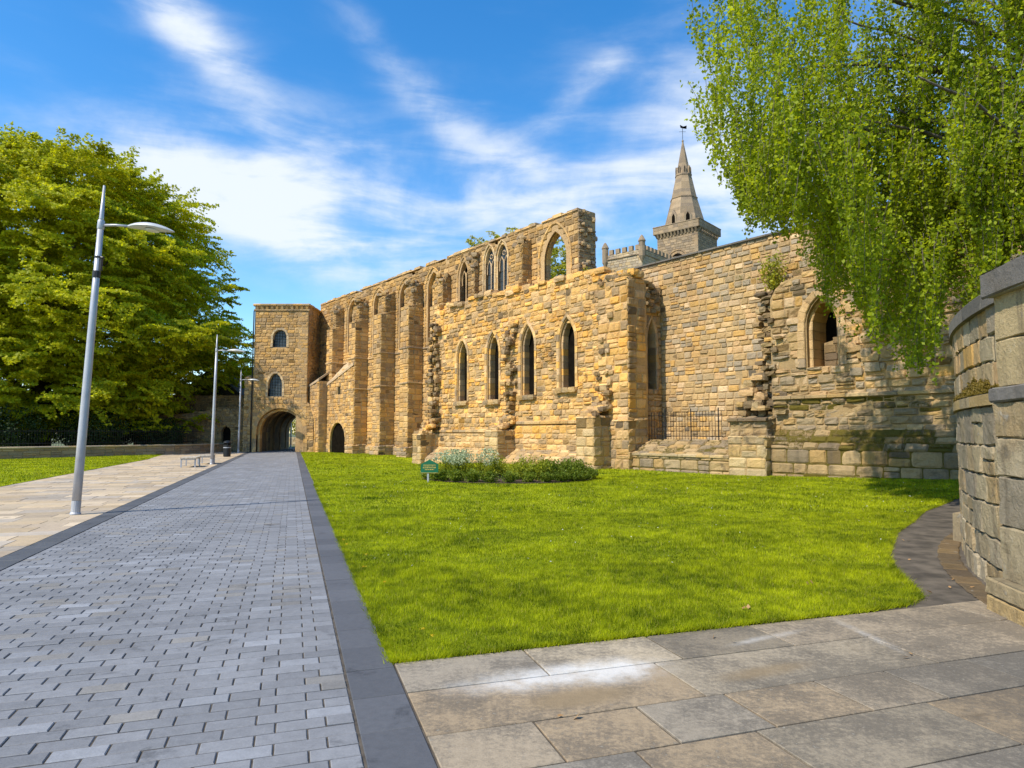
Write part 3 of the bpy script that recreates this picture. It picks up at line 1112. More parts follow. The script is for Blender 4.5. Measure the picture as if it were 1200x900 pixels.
def part(mb, name, m, parent, thing, smooth=False):
    """build a part in world space and hang it under an empty"""
    o = mb.build(name, m, None, smooth)
    o.parent = parent
    inv = Vector((0, 0, 0))
    p = parent
    while p is not None:
        inv += Vector(p.location)
        p = p.parent
    o.location = -inv
    return o


F0 = sfr(0, 0)
# upper wall --------------------------------------------------------
top = []
s = .1
while s > -33.6:
    top.append((s, 13.42 - (R.uniform(.12, .4) if R.random() < .22 else 0) + R.uniform(-.08, .05) + (0.05 * math.sin(s * 2.2))))
    s -= R.uniform(.35, .9)
poly = [(-33.6, -.3), (.1, -.3)] + top + [(-33.6, 13.4)]
UWIN = []
big = arch_path(-1.72, 1.75, 8.6, 11.1, 12.62, 10)
dl1 = arch_path(-7.66, .86, 9.0, 12.15, 13.02, 8)
dl2 = arch_path(-6.40, .90, 9.0, 12.15, 13.02, 8)
ef = arch_path(-10.45, .95, 8.4, 11.6, 12.75, 8)
blind = [arch_path(c, w, z, 11.6, 12.75, 10) for c, w, z in ((-26.75, 1.9, 8.4), (-22.15, 1.8, 7.7), (-17.95, 1.75, 7.6), (-14.15, 1.45, 7.6))]
holes = [big, dl1, dl2, ef] + blind
mb = MB()
panel(mb, F0, poly, holes, 1.3, back={0: arch_path(-2.25, 2.9, 8.6, 11.1, 12.95, 10)})


def upper_tf(a, b):
    return R.uniform(.55, .9) if b > 12.4 else (R.uniform(.65, 1.0) if b > 10.5 else (1.0 if b > 1.2 else .78))


ringw = [arch_path(-1.72, 2.35, 8.6, 11.1, 12.95, 10)] + [arch_path(-7.66, 1.1, 9, 12.15, 13.15), arch_path(-6.40, 1.14, 9, 12.15, 13.15), arch_path(-10.45, 1.3, 8.4, 11.6, 12.9)] + [arch_path(c, w + .3, z, 11.6, 12.95, 10) for c, w, z in ((-26.75, 1.9, 8.4), (-22.15, 1.8, 7.7), (-17.95, 1.75, 7.6), (-14.15, 1.45, 7.6))]
courses(mb, F0.p, [poly] + ringw, (.20, .38), (.30, .75), 'gold', (0, .03), .02, .006, tf=upper_tf, bmin=-.2)
# end face of the standing wall, rough core
fe = Fr(Vector(sp(.1, 0)), -NN, UU)
courses(mb, fe.p, [[(0, 8.6), (1.3, 8.6), (1.3, 13.3), (0, 13.4)]], (.12, .26), (.15, .45), 'dark', (-.02, .09), .03, .03, tf=lambda a, b: 1.25)
for i in range(26):
    rock(mb, sp(.12 + R.uniform(-.02, .05), -R.uniform(.05, 1.25), R.uniform(8.7, 13.45)), (R.uniform(.15, .35), R.uniform(.15, .35), R.uniform(.12, .25)), tone('old'))
part(mb, 'wall', M['stone'], ruin, ruin)
# coping blocks along the wall head
mb = MB()
a = -33.5
while a < .05:
    l = min(R.uniform(.4, .9), .1 - a)
    if R.random() < .72:
        h = R.uniform(.05, .2)
        z = 13.33
        mb.hexa([F0.p(a, z, .05), F0.p(a + l - .01, z, .05), F0.p(a + l - .01, z, -1.32), F0.p(a, z, -1.32), F0.p(a + .02, z + h, .02), F0.p(a + l - .03, z + h + R.uniform(-.02, .02), .02), F0.p(a + l - .03, z + h, -1.3), F0.p(a + .02, z + h, -1.3)], tone('old', .15))
    a += l
part(mb, 'coping', M['stone_block'], ruin, ruin)


def window(name, fr, rings, pane_path, pane_c, pmat, parent, pal='gold', deep=1.0, infill=None, tracery=None):
    """dressed window: rings of blocks, with a pane, masonry infill or tracery as sub-parts"""
    mb = MB()
    for (path, w, c0, d) in rings:
        ring(mb, fr, path, w, c0, d, pal)
    w_ = part(mb, name, M['stone'], parent, ruin)
    if pane_path:
        mb = MB()
        mb.add([fr.p(a, b, pane_c) for a, b in pane_path], [tuple(range(len(pane_path)))])
        part(mb, 'pane' if pmat is not M['void'] else 'dark_opening', pmat, w_, ruin)
    if infill:
        mb = MB()
        panel(mb, Fr(fr.O + fr.n * infill[1], fr.u, fr.n), infill[0], (), .3)
        courses(mb, (Fr(fr.O + fr.n * infill[1], fr.u, fr.n)).p, [infill[0]], (.22, .36), (.3, .6), pal, (0, .02))
        part(mb, 'masonry_infill', M['stone'], w_, ruin)
    if tracery:
        part(tracery, 'tracery', M['stone'], w_, ruin)
    return w_


# big open window
window('window', F0, [(arch_path(-1.72, 1.75, 8.6, 11.1, 12.62, 10), .22, -.22, .28), (arch_path(-1.72, 2.15, 8.6, 11.1, 12.88, 10), .18, -.06, .35), (arch_path(-1.72, 2.5, 8.6, 11.1, 13.08, 10), .12, .05, .2)], None, 0, None, ruin)
# twin lancets with tracery heads
for c, w in ((-7.66, .86), (-6.40, .90)):
    tr = MB()
    tr.tube([F0.p(c, 9.0, -.16), F0.p(c, 12.05, -.16)], .045, 6, (.40, .34, .26))
    for sg in (-1, 1):
        sub = arch_path(c + sg * w * .25, w * .44, 11.4, 11.75, 12.25, 5)
        tr.tube([F0.p(a_, b_, -.16) for a_, b_ in sub], .032, 5, (.42, .35, .26))
    tr.tube([F0.p(c + .13 * math.cos(th), 12.47 + .13 * math.sin(th), -.16) for th in np.linspace(0, 2 * PI, 13)], .03, 5, (.42, .35, .26))
    for zz in (9.6, 10.2, 10.8, 11.4):
        tr.tube([F0.p(c - w / 2, zz, -.20), F0.p(c + w / 2, zz, -.20)], .012, 4, (.1, .1, .1))
    wp = arch_path(c, w, 9.0, 12.15, 13.02, 8)
    window('window', F0, [(wp, .14, -.03, .6), (arch_path(c, w + .26, 9.0, 12.15, 13.17, 8), .09, .05, .15)], arch_path(c, w + .04, 9.0, 12.15, 13.04, 8), -.24, M['glass'], ruin, 'pale', tracery=tr)
tr = MB()
tr.tube([F0.p(-10.45, 8.4, -.22), F0.p(-10.45, 12.0, -.22)], .05, 6, (.42, .33, .2))
for sg in (-1, 1):
    tr.tube([F0.p(a_, b_, -.22) for a_, b_ in arch_path(-10.45 + sg * .23, .42, 11.2, 11.6, 12.15, 5)], .04, 5, (.42, .33, .2))
window('window', F0, [(ef, .2, -.05, .7), (arch_path(-10.45, 1.3, 8.4, 11.6, 12.95, 8), .12, .04, .15)], arch_path(-10.45, .98, 8.4, 11.6, 12.76, 8), -.38, M['void'], ruin, tracery=tr)
for pth, (c, w, z) in zip(blind, ((-26.75, 1.9, 8.4), (-22.15, 1.8, 7.7), (-17.95, 1.75, 7.6), (-14.15, 1.45, 7.6))):
    window('window', F0, [(pth, .13, -.10, .5), (arch_path(c, w + .24, z, 11.6, 12.88, 10), .13, -.02, .2), (arch_path(c, w + .50, z, 11.6, 13.02, 10), .08, .05, .15)], None, 0, None, ruin, infill=(arch_path(c, w - .25, z, 11.55, 12.6, 8), -.32))
    # slender shaft inside the left jamb
# buttresses --------------------------------------------------------
BUT = [(-28.46, 1.06, 12.6, 0), (-23.86, 1.15, 12.5, 0), (-19.41, 1.22, 12.45, 0), (-15.40, 1.2, 12.45, 0), (-11.86, .95, 12.3, 6), (-8.72, .5, 12.9, 7), (-3.62, 1.0, 12.85, 7)]
for (sr, n, ztop, zb) in BUT:
    mb = MB()
    w = 1.15 if n > .6 else .8
    zlow = max(-.3, zb)
    z1 = 10.4 if zb == 0 else 9.95
    masonry_box(mb, F0, sr - w, sr, 0, n, zlow, z1, 'gold', (.26, .42), (.35, .65), slope=.35, worn=.006, sides='lrt', tf=upper_tf)
    masonry_box(mb, F0, sr - w + .06, sr - .04, 0, n * .72, z1, ztop - .7, 'gold', (.2, .34), (.3, .55), slope=.5, worn=.012, sides='lrt', tf=lambda a, b: R.uniform(.5, .85))
    # broken head
    for i in range(16):
        rock(mb, F0.p(sr - R.uniform(.08, w - .08), ztop - .8 + R.uniform(-.3, .75), n * R.uniform(.15, .68)), (R.uniform(.2, .45), R.uniform(.2, .4), R.uniform(.15, .3)), tone('old', 0, .8))
    if zb == 0:
        for zz in (7.45, 5.0):
            strip(mb, Fr(F0.O + F0.n * n, F0.u, F0.n), sr - w - .03, sr + .03, zz, .16, .07, 'old')
            strip(mb, Fr(F0.O + F0.u * sr, -F0.n, F0.u), -n, 0, zz, .16, .07, 'old')
        masonry_box(mb, F0, sr - w - .12, sr + .1, 0, n + .14, -.3, .62, 'old', (.25, .35), (.4, .7), slope=.12, worn=.015)
    part(mb, 'buttress', M['stone'], ruin, ruin)
for (s0, s1) in ((-28.4, -25.05), (-23.8, -20.6), (-19.35, -16.6), (-15.35, -12.4)):
    for zz in (7.45, 5.0):
        mb = MB()
        strip(mb, F0, s0, s1, zz, .16, .065, 'old')
        part(mb, 'string_course', M['stone'], ruin, ruin)
mb = MB()
masonry_box(mb, F0, -24, -12, 0, .16, -.3, .55, 'old', (.25, .35), (.4, .8), slope=.1, worn=.015)
part(mb, 'plinth', M['stone'], ruin, ruin)

# lower range with four lancets --------------------------------------
NB = 1.1
FB = sfr(0, NB)
top = [(4.6, 8.75), (4.2, 9.05), (3.6, 9.12), (2.9, 9.2)]
s = 2.6
while s > -12.3:
    top.append((s, 9.42 + .02 * (2.5 - s) + R.uniform(-.14, .12) + (.18 if -8.5 < s < -6 else 0) - (.35 if s < -11.2 else 0)))
    s -= R.uniform(.3, .8)
top.append((-12.4, 9.1))
poly = [(-12.4, -.5), (4.6, -.5)] + top
lan = [(-8.98, 1.02, 3.55, 6.2, 7.3), (-5.85, 1.04, 3.5, 6.2, 7.38), (-2.74, 1.05, 3.65, 6.3, 7.46), (.36, 1.05, 3.9, 6.3, 7.42)]
holes = [arch_path(*q) for q in lan]
mb = MB()
panel(mb, FB, poly, holes, 1.08)
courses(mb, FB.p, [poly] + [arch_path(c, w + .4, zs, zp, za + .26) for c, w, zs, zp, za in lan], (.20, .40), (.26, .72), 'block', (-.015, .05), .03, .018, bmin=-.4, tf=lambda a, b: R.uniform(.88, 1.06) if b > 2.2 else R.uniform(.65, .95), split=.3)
# top of the range
mb.add([FB.p(-12.4, 9.2, -.03), FB.p(2.5, 9.2, -.03), FB.p(2.5, 9.25, -1.1), FB.p(-12.4, 9.25, -1.1)], [(0, 1, 2, 3)], (.3, .24, .15))
a = -12.3
while a < 4.4:
    zt = 9.36 + .02 * (2.5 - a) + (.18 if -8.5 < a < -6 else 0)
    if a > 2.6:
        zt = 8.95
    if a < -11.2:
        zt -= .3
    l = R.uniform(.35, .85)
    for rep in range(2):
        rock(mb, FB.p(a + l / 2, zt + R.uniform(-.04, .12), R.uniform(-.3, -.08) - rep * .35), (l * 1.05, R.uniform(.4, .6), R.uniform(.2, .34)), tone('block', R.choice([0, 0, 0, .3])), Matrix.Rotation(math.atan2(UU.y, UU.x) + R.uniform(-.08, .08), 3, 'Z'))
    a += l
part(mb, 'window_range', M['stone_block'], ruin, ruin)
for q in lan:
    c, w, zs, zp, za = q
    wi = window('window', FB, [(arch_path(c, w - .2, zs, zp, za - .12), .16, -.12, .85), (arch_path(c, w + .1, zs, zp, za + .06), .20, .03, .3)], arch_path(c, w, zs, zp, za), -.50, M['void'], ruin, 'block')
    mb = MB()
    for k in range(3):
        rock(mb, FB.p(c - w * .45 + w * .45 * k, zs - .12, .05), (.5, .3, .26), tone('old', 0, .8), Matrix.Rotation(math.atan2(UU.y, UU.x), 3, 'Z'))
    part(mb, 'sill', M['stone_block'], wi, ruin)
# plinth ledge of the range, stepping down to the left
mb = MB()
strip(mb, FB, -11.9, -4.7, 1.62, .24, .13, 'old', (.4, .8), .15)
strip(mb, FB, -3.6, 2.4, 2.05, .24, .14, 'old', (.4, .8), .15)
strip(mb, FB, 3.55, 4.62, 2.25, .2, .1, 'old', (.3, .5))
masonry_box(mb, FB, -12, -4.6, 0, .12, -.5, 1.6, 'old', (.25, .38), (.4, .8), worn=.02, sides='')
masonry_box(mb, FB, -3.75, 2.4, 0, .12, -.5, 2.02, 'block', (.25, .4), (.4, .8), worn=.02, sides='')
masonry_box(mb, FB, -12, 3.6, 0, 1.1, -.5, .05, 'old', (.25, .38), (.4, .8), slope=.75, worn=.03, sides='rt', moss_top=.15)
part(mb, 'plinth', M['stone_block'], ruin, ruin)
# right-hand corner pier and end wall with its own narrow lancet
mb = MB()
masonry_box(mb, FB, 2.75, 4.62, -1.0, .26, .0, 8.75, 'block', (.3, .48), (.4, .8), worn=.014, sides='lrt', push=(0, .04), bev=.03)
for i in range(14):
    rock(mb, FB.p(R.uniform(2.8, 4.5), 8.85 + R.uniform(-.05, .15), R.uniform(-.6, .15)), (R.uniform(.3, .55), R.uniform(.3, .45), R.uniform(.2, .32)), tone('old', .5 if R.random() < .5 else 0, .85))
masonry_box(mb, FB, 2.7, 4.68, -1, .36, -.3, 2.2, 'old', (.3, .45), (.4, .7), slope=.1, worn=.02, sides='lrt')
part(mb, 'corner_pier', M['stone_block'], ruin, ruin)
mb = MB()
FE = Fr(Vector(sp(4.45, NB - 1.0)), -NN, UU)
ewp = arch_path(.62, .62, 3.6, 5.9, 7.0, 8)
epoly = [(0, 0), (1.3, 0), (1.3, 8.1), (.9, 8.5), (.4, 8.3), (0, 8.6)]
panel(mb, FE, epoly, [ewp], .8)
courses(mb, FE.p, [epoly, arch_path(.62, .95, 3.6, 5.9, 7.2, 8)], (.22, .42), (.25, .5), 'old', (0, .05), .03, .02)
for i in range(30):
    rock(mb, FE.p(R.uniform(0, 1.2), R.uniform(7.3, 8.7), R.uniform(-.1, .12)), (R.uniform(.2, .4), R.uniform(.2, .35), R.uniform(.15, .28)), tone('dark', R.choice([0, .3])))
part(mb, 'end_wall', M['stone_block'], ruin, ruin)
window('window', FE, [(ewp, .15, .03, .6)], arch_path(.62, .6, 3.6, 5.9, 6.98, 8), -.5, M['void'], ruin, 'old')
# flying-buttress stumps with their torn-off rubble
STUMPS = [(-11.45, 1.0, 2.52, -.45, 1.55, 8.6, 1.0), (-3.70, 1.15, 2.42, -.3, 1.75, 7.6, .8), (3.6, 1.15, 2.56, -.2, 2.35, 8.9, .8)]
for (sr, w, n, z0, z1, zr, wr) in STUMPS:
    mb = MB()
    masonry_box(mb, FB, sr - w, sr, 0, n - NB, z0, z1, 'pale', (.34, .5), (.4, .7), slope=.05, worn=.01, sides='lrt', bev=.02, tf=lambda a, b, z1=z1: (.35 if R.random() < .5 else .75) if b > z1 - .45 else R.uniform(.75, 1.05))
    wa = math.atan2(UU.y, UU.x)
    for i in range(34):          # heap left on the stump, falling back to the wall
        c_ = R.random()
        z = z1 + .08 + (1.3 if n > 2.5 else .9) * (1 - c_) ** 1.5 * R.uniform(.5, 1)
        rock(mb, FB.p(sr - w * R.uniform(.1, .9), z, (n - NB) * c_ * .85), (R.uniform(.3, .55), R.uniform(.25, .45), R.uniform(.16, .28)), tone(R.choice(['block', 'old', 'block', 'dark'])), Matrix.Rotation(wa + R.uniform(-.3, .3), 3, 'Z'))
    z = z1 + .5
    while z < zr:                # torn bonding stones still sticking out of the wall
        h = R.uniform(.18, .32)
        xa = -.05 + .12 * math.sin(z * 1.9 + sr)
        while xa < wr * R.uniform(.75, 1.05):
            l = R.uniform(.22, .5)
            if R.random() < .8:
                e = max(0, 1 - (z - z1) / 3.0)
                stone(mb, FB.p, sr - xa - l, sr - xa - .015, z + .01, z + h - .01, R.uniform(-.05, .26 + .4 * e), .06, tone(R.choice(['block', 'old', 'dark', 'dark']), 0, R.uniform(.6, 1.05)), .04, base=-.2)
            if R.random() < .30:
                rock(mb, FB.p(sr - xa - l / 2, z + h / 2, R.uniform(.05, .25 + .4 * e)), (R.uniform(.25, .42), R.uniform(.25, .45), R.uniform(.18, .3)), tone(R.choice(['old', 'dark']), 0, R.uniform(.6, 1.0)), Matrix.Rotation(wa + R.uniform(-.3, .3), 3, 'Z'))
            xa += l
        z += h
    part(mb, 'buttress_stump', M['stone_block'], ruin, ruin)
# lean-to stubs against the gatehouse
mb = MB()
FL = sfr(0, 1.18)
door = arch_path(-26.75, 2.9, -.4, 1.0, 2.45, 8)
pl = [(-28.9, -.3), (-23.9, -.3), (-23.9, 7.0), (-26.0, 6.7), (-28.4, 5.9), (-28.9, 5.6)]
slit = [(-26.9, 4.6), (-26.35, 4.6), (-26.35, 5.5), (-26.9, 5.5)]
panel(mb, FL, pl, [door, slit], 1.15)
courses(mb, FL.p, [pl, arch_path(-26.75, 3.3, -.4, 1.0, 2.7, 8), slit], (.22, .38), (.3, .6), 'gold', (0, .03), .02, .008, bmin=-.2)
mb.hexa([FL.p(-28.95, 5.6, .06), FL.p(-23.9, 6.95, .06), FL.p(-23.9, 8.3, -1.2), FL.p(-28.95, 7.0, -1.2), FL.p(-28.95, 5.8, .06), FL.p(-23.9, 7.15, .06), FL.p(-23.9, 8.5, -1.2), FL.p(-28.95, 7.2, -1.2)], (.42, .36, .27))
ring(mb, FL, door, .24, .03, .15, 'gold')
f2 = sfr(0, 1.9)
pl2 = [(-33.0, -.3), (-29.0, -.3), (-29.0, 6.0), (-31.2, 5.5), (-33.0, 5.2)]
niche = arch_path(-30.6, 1.6, -.3, 2.3, 3.5, 8)
panel(mb, f2, pl2, [niche], 1.8)
courses(mb, f2.p, [pl2, arch_path(-30.6, 2.0, -.3, 2.3, 3.75, 8)], (.22, .38), (.3, .6), 'gold', (0, .03), .02, .008, bmin=-.2)
for k in range(3):
    ring(mb, f2, arch_path(-30.6, 1.6 - .25 * k, -.3, 2.3, 3.5 - .15 * k, 8), .2, .03 - .2 * k, .4, 'gold')
mb.add([f2.p(a_, b_, -.75) for a_, b_ in niche], [tuple(range(len(niche)))], (.30, .22, .12))
fx = Fr(Vector(sp(-29.0, 1.9)), -NN, UU)
courses(mb, fx.p, [[(0, -.2), (1.85, -.2), (1.85, 6.0), (0, 6.0)]], (.22, .38), (.3, .6), 'gold', (0, .03), .02, .008)
mb.hexa([f2.p(-33, 5.2, .05), f2.p(-28.95, 6.0, .05), f2.p(-28.95, 7.4, -1.9), f2.p(-33, 6.6, -1.9), f2.p(-33, 5.38, .05), f2.p(-28.95, 6.18, .05), f2.p(-28.95, 7.58, -1.9), f2.p(-33, 6.78, -1.9)], (.42, .36, .27))
part(mb, 'lean_to', M['stone'], ruin, ruin)
mb = MB()
mb.add([FL.p(a_, b_, -.16) for a_, b_ in door], [tuple(range(len(door)))])
part(mb, 'door_recess', M['void'], ruin, ruin)
mb = MB()
mb.add([FL.p(a_, b_, -.3) for a_, b_ in slit], [(0, 1, 2, 3)])
part(mb, 'slit_recess', M['void'], ruin, ruin)

# ================================================================== GATEHOUSE
TX, TY, TH = -22.24, 57.0, 12.75
gate = empty('gatehouse', (TX + 2.3, TY, 0), 0, 'square sandstone gatehouse tower over a dark vaulted archway at the end of the street', 'gatehouse')
FT = Fr((TX, TY, 0), (1, 0, 0), (0, -1, 0))
tw = 4.65
arch = arch_path(2.4, 4.0, -.3, 1.75, 3.72, 14)
w1 = arch_path(2.2, 1.16, 9.0, 9.95, 10.5, 8)
w2 = arch_path(1.9, 1.2, 4.75, 5.75, 6.8, 8)
poly = [(0, -.3), (5.3, -.3), (5.3, 3.6), (4.65, 4.3), (4.65, TH), (0, TH)]
mb = MB()
panel(mb, FT, poly, [arch, w1, w2], 1.0)
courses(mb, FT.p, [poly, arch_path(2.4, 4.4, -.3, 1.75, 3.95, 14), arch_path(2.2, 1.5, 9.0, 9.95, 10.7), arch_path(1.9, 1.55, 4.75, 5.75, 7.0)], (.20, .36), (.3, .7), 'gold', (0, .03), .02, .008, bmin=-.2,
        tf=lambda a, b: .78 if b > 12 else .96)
fs_ = Fr((TX + tw, TY, 0), (0, 1, 0), (1, 0, 0))
sp_ = [(0, -.3), (12, -.3), (12, TH), (0, TH)]
panel(mb, fs_, sp_, (), .9)
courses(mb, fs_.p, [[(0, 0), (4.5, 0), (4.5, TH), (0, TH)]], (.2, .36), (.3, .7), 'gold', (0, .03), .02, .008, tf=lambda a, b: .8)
fl_ = Fr((TX, TY + 12, 0), (0, -1, 0), (-1, 0, 0))
panel(mb, fl_, [(0, 4.1), (12, 4.1), (12, TH), (0, TH)], (), .15)
fl2 = Fr((TX - 1.6, TY + 12, 0), (1.5, -11.6, 0), (-11.6, -1.5, 0))
panel(mb, fl2, [(0, -.3), (11.6, -.3), (11.6, 4.2), (0, 4.2)], (), .15)
fb_ = Fr((TX - 1.35, TY + 12, 0), (1, 0, 0), (0, 1, 0))
panel(mb, fb_, [(0, -.3), (6.6, -.3), (6.6, TH), (1.35, TH), (0, 4)], [arch], .5)
mb.add([(TX, TY, TH - .02), (TX + tw, TY, TH - .02), (TX + tw, TY + 12, TH - .02), (TX, TY + 12, TH - .02)], [(0, 1, 2, 3)], (.25, .2, .14))
part(mb, 'wall', M['stone'], gate, gate)
mb = MB()
ring(mb, FT, arch, .34, .03, .5, 'gold', .36)
ring(mb, FT, arch_path(2.4, 3.6, -.3, 1.7, 3.5, 14), .2, -.3, .5, 'gold', .36)
part(mb, 'archway', M['stone'], gate, gate)
# vaulted passage
mb = MB()
ap = arch_path(2.4, 4.02, -.3, 1.75, 3.74, 14)
for i in range(24):
    y0, y1 = i * .5, i * .5 + .5
    x0, x1 = -.112 * y0, -.112 * y1
    for p, q in zip(resample(ap, .5), resample(ap, .5)[1:]):
        mb.add([(TX + p[0] + x0, TY + .5 + y0, p[1]), (TX + q[0] + x0, TY + .5 + y0, q[1]), (TX + q[0] + x1, TY + .5 + y1, q[1]), (TX + p[0] + x1, TY + .5 + y1, p[1])], [(0, 1, 2, 3)], tone('dark', 0, R.uniform(.9, 1.3)))
for i in range(5):
    yy = .7 + i * 2.5
    fr_ = Fr((TX - .112 * yy, TY + yy, 0), (1, 0, 0), (0, -1, 0))
    ring(mb, fr_, arch_path(2.4, 3.75, -.3, 1.75, 3.55, 12), .16, 0, .3, 'dark', .4, f=1.5)
part(mb, 'vaulted_passage', M['stone'], gate, gate)
mb = MB()
strip(mb, FT, -.08, tw + .08, TH - .62, .2, .08, 'old', (.4, .7))
for i in range(11):
    a = .1 + i * .43
    mb.hexa([FT.p(a, TH - .5, 0), FT.p(a + .22, TH - .5, 0), FT.p(a + .22, TH - .5, .05), FT.p(a, TH - .5, .05), FT.p(a, TH - .2, 0), FT.p(a + .22, TH - .2, 0), FT.p(a + .22, TH - .2, .14), FT.p(a, TH - .2, .14)], tone('old', 0, .8))
strip(mb, FT, -.12, tw + .12, TH - .2, .26, .17, 'old', (.5, .9))
strip(mb, fs_, -.1, 3.7, TH - .2, .26, .17, 'old', (.5, .9))
part(mb, 'parapet', M['stone_block'], gate, gate)
for pth, wd in ((w1, 1.16), (w2, 1.2)):
    o = window('window', FT, [(pth, .2, .02, .6)], pth, -.34, M['glass'], gate, 'pale')
    mb = MB()
    ca = sum(p[0] for p in pth) / len(pth)
    lo = pth[0][1]
    hi = max(p[1] for p in pth)
    for k in range(1, 5):
        a_ = pth[0][0] + wd * k / 5
        hh = [iv for iv in cross_at([[(q[1], q[0]) for q in pth]], a_)]
        mb.tube([FT.p(a_, lo, -.3), FT.p(a_, hh[0][1] if hh else hi, -.3)], .012, 4)
    z = lo + .25
    while z < hi - .15:
        iv = cross_at([pth], z)
        if iv:
            mb.tube([FT.p(iv[0][0], z, -.3), FT.p(iv[0][1], z, -.3)], .012, 4)
        z += .25
    part(mb, 'glazing_bars', M['iron'], o, gate)
# stub of a pier at the tower's left corner
mb = MB()
fp = Fr((TX - .75, TY + .15, 0), (1, 0, 0), (0, -1, 0))
masonry_box(mb, fp, 0, .75, -.8, .1, -.3, 6.3, 'old', (.2, .35), (.25, .5), slope=.3, worn=.02, sides='lrt', push=(0, .06))
part(mb, 'corner_stub', M['stone_block'], gate, gate)
mb = MB()
mb.tube([(TX - .05, TY - .08, 0), (TX - .05, TY - .08, TH - .6)], .05, 6)
part(mb, 'drainpipe', M['iron'], gate, gate)

# ================================================================== BROKEN WALL LEFT OF THE GATEHOUSE
cw = empty('broken_wall', (-25.5, 58, 0), 0, 'low dark broken rubble wall with a small doorway, joining the left side of the gatehouse', 'wall')
mb = MB()
FC = Fr((-33, 58.2, 0), (1, 0, 0), (0, -1, 0))
top = [(9.95, 3.9), (9.2, 3.85), (8.4, 3.6), (7.6, 3.9), (6.9, 3.7), (6.0, 3.5), (4.5, 3.3), (2, 3.2), (0, 3.3)]
pl = [(0, -.3), (9.95, -.3)] + top
dr = arch_path(8.05, .8, -.3, 1.7, 2.25, 6)
panel(mb, FC, pl, [dr], .8, (.2, .16, .11))
courses(mb, FC.p, [pl, dr], (.18, .32), (.22, .5), 'old', (-.02, .07), .03, .025, tf=lambda a, b: .62, bmin=-.2)
part(mb, 'wall', M['stone_block'], cw, cw)
mb = MB()
mb.add([FC.p(a_, b_, -.4) for a_, b_ in dr], [tuple(range(len(dr)))])
part(mb, 'door_recess', M['void'], cw, cw)
mb = MB()
F2 = Fr((-33, 61.5, 0), (1, 0, 0), (0, -1, 0))
pl = [(0, 0), (10.7, 0), (10.7, 4.9), (9, 5.1), (7, 5.0), (0, 5.0)]
panel(mb, F2, pl, (), .7)
courses(mb, F2.p, [pl], (.2, .34), (.25, .6), 'dark', (0, .05), .03, .02, bmin=2)
part(mb, 'upper_wall', M['stone_block'], cw, cw)
# cottage gable peeping over it
hs = empty('stone_cottage', (-29.5, 68, 0), 0, 'slate roofed cottage gable half hidden behind the broken wall and beech leaves', 'house')
mb = MB()
mb.hexa([(-33, 66, 0), (-27, 66, 0), (-27, 72, 0), (-33, 72, 0), (-33, 66, 5.4), (-27, 66, 5.4), (-27, 72, 5.4), (-33, 72, 5.4)], (.25, .2, .14))
part(mb, 'wall', M['stone_grey'], hs, hs)
mb = MB()
mb.add([(-33.2, 65.8, 5.4), (-26.8, 65.8, 5.4), (-26.8, 72.2, 5.4), (-33.2, 72.2, 5.4), (-30, 65.8, 8.0), (-30, 72.2, 8.0)], [(0, 1, 4), (1, 2, 5, 4), (2, 3, 5), (3, 0, 4, 5), (3, 2, 1, 0)])
part(mb, 'roof', M['slate'], hs, hs)

# ================================================================== RETAINING WALL WITH THE OLD ROOM IN FRONT OF IT
rw = empty('retaining_wall', sp(10, -1.2), 0, 'high coursed sandstone wall with flat grey coping below the steeple', 'wall')
FRW = sfr(0, -1.22)
ln = 26
mb = MB()
pl = [(.12, -.3), (ln, -.3), (ln, 9.75), (.12, 9.85)]
panel(mb, FRW, pl, (), 1.0)


def rw_moss(a, b):
    return .45 if (abs(b - 8.1) < .25 and 8 < a < 14) or (abs(b - 8.6) < .2 and a < 6) else 0


courses(mb, FRW.p, [pl], (.19, .33), (.26, .62), 'course', (-.005, .025), .014, .006, moss=rw_moss, split=.2, tf=lambda a, b: R.uniform(.78, 1.08))
part(mb, 'wall', M['stone_course'], rw, rw)
mb = MB()
strip(mb, FRW, .1, ln, 9.78, .15, .10, 'cope', (.7, 1.1))
mb.hexa([FRW.p(.1, 9.79, .02), FRW.p(ln, 9.70, .02), FRW.p(ln, 9.70, -1.05), FRW.p(.1, 9.79, -1.05), FRW.p(.1, 9.92, .02), FRW.p(ln, 9.83, .02), FRW.p(ln, 9.83, -1.05), FRW.p(.1, 9.92, -1.05)], (.155, .14, .12))
part(mb, 'coping', M['coping'], rw, rw)

rm = empty('chapter_ruin', sp(13, .3), 0, 'mossy lower ruined wall with one deep lancet window, standing below the birch', 'ruin')
FRM = sfr(0, .3)
lw = arch_path(12.95, 1.15, 4.05, 5.6, 6.62, 8)
top = [(24, 7.2), (20, 7.2), (17.5, 7.0), (16, 7.3), (15, 7.05), (14.3, 7.35), (13.6, 7.6), (12.8, 7.65), (12.1, 7.5), (11.6, 7.45), (11.2, 7.2)]
pl = [(10.9, -.3), (24, -.3)] + top + [(10.95, 6.8)]
mb = MB()
panel(mb, FRM, pl, [lw], 1.5)
courses(mb, FRM.p, [[(10.95, 2.9), (24, 2.9)] + top + [(11.0, 6.8)], arch_path(12.95, 1.6, 4.05, 5.6, 6.9, 8)], (.2, .42), (.28, .75), 'course', (-.02, .07), .03, .02, split=.3, tf=lambda a, b: .95)
courses(mb, FRM.p, [[(10.95, 1.7), (24, 1.7), (24, 2.9), (10.95, 2.9)]], (.18, .30), (.3, .8), 'old', (-.02, .06), .03, .025, moss=lambda a, b: R.choice([.2, .5, .7]) if b > 2.35 else .1)
part(mb, 'wall', M['stone_mossy'], rm, rm)
mb = MB()
strip(mb, FRM, 11.0, 24, 2.86, .2, .12, 'old', (.5, 1.0), .2)
part(mb, 'string_course', M['stone_mossy'], rm, rm)
mb = MB()
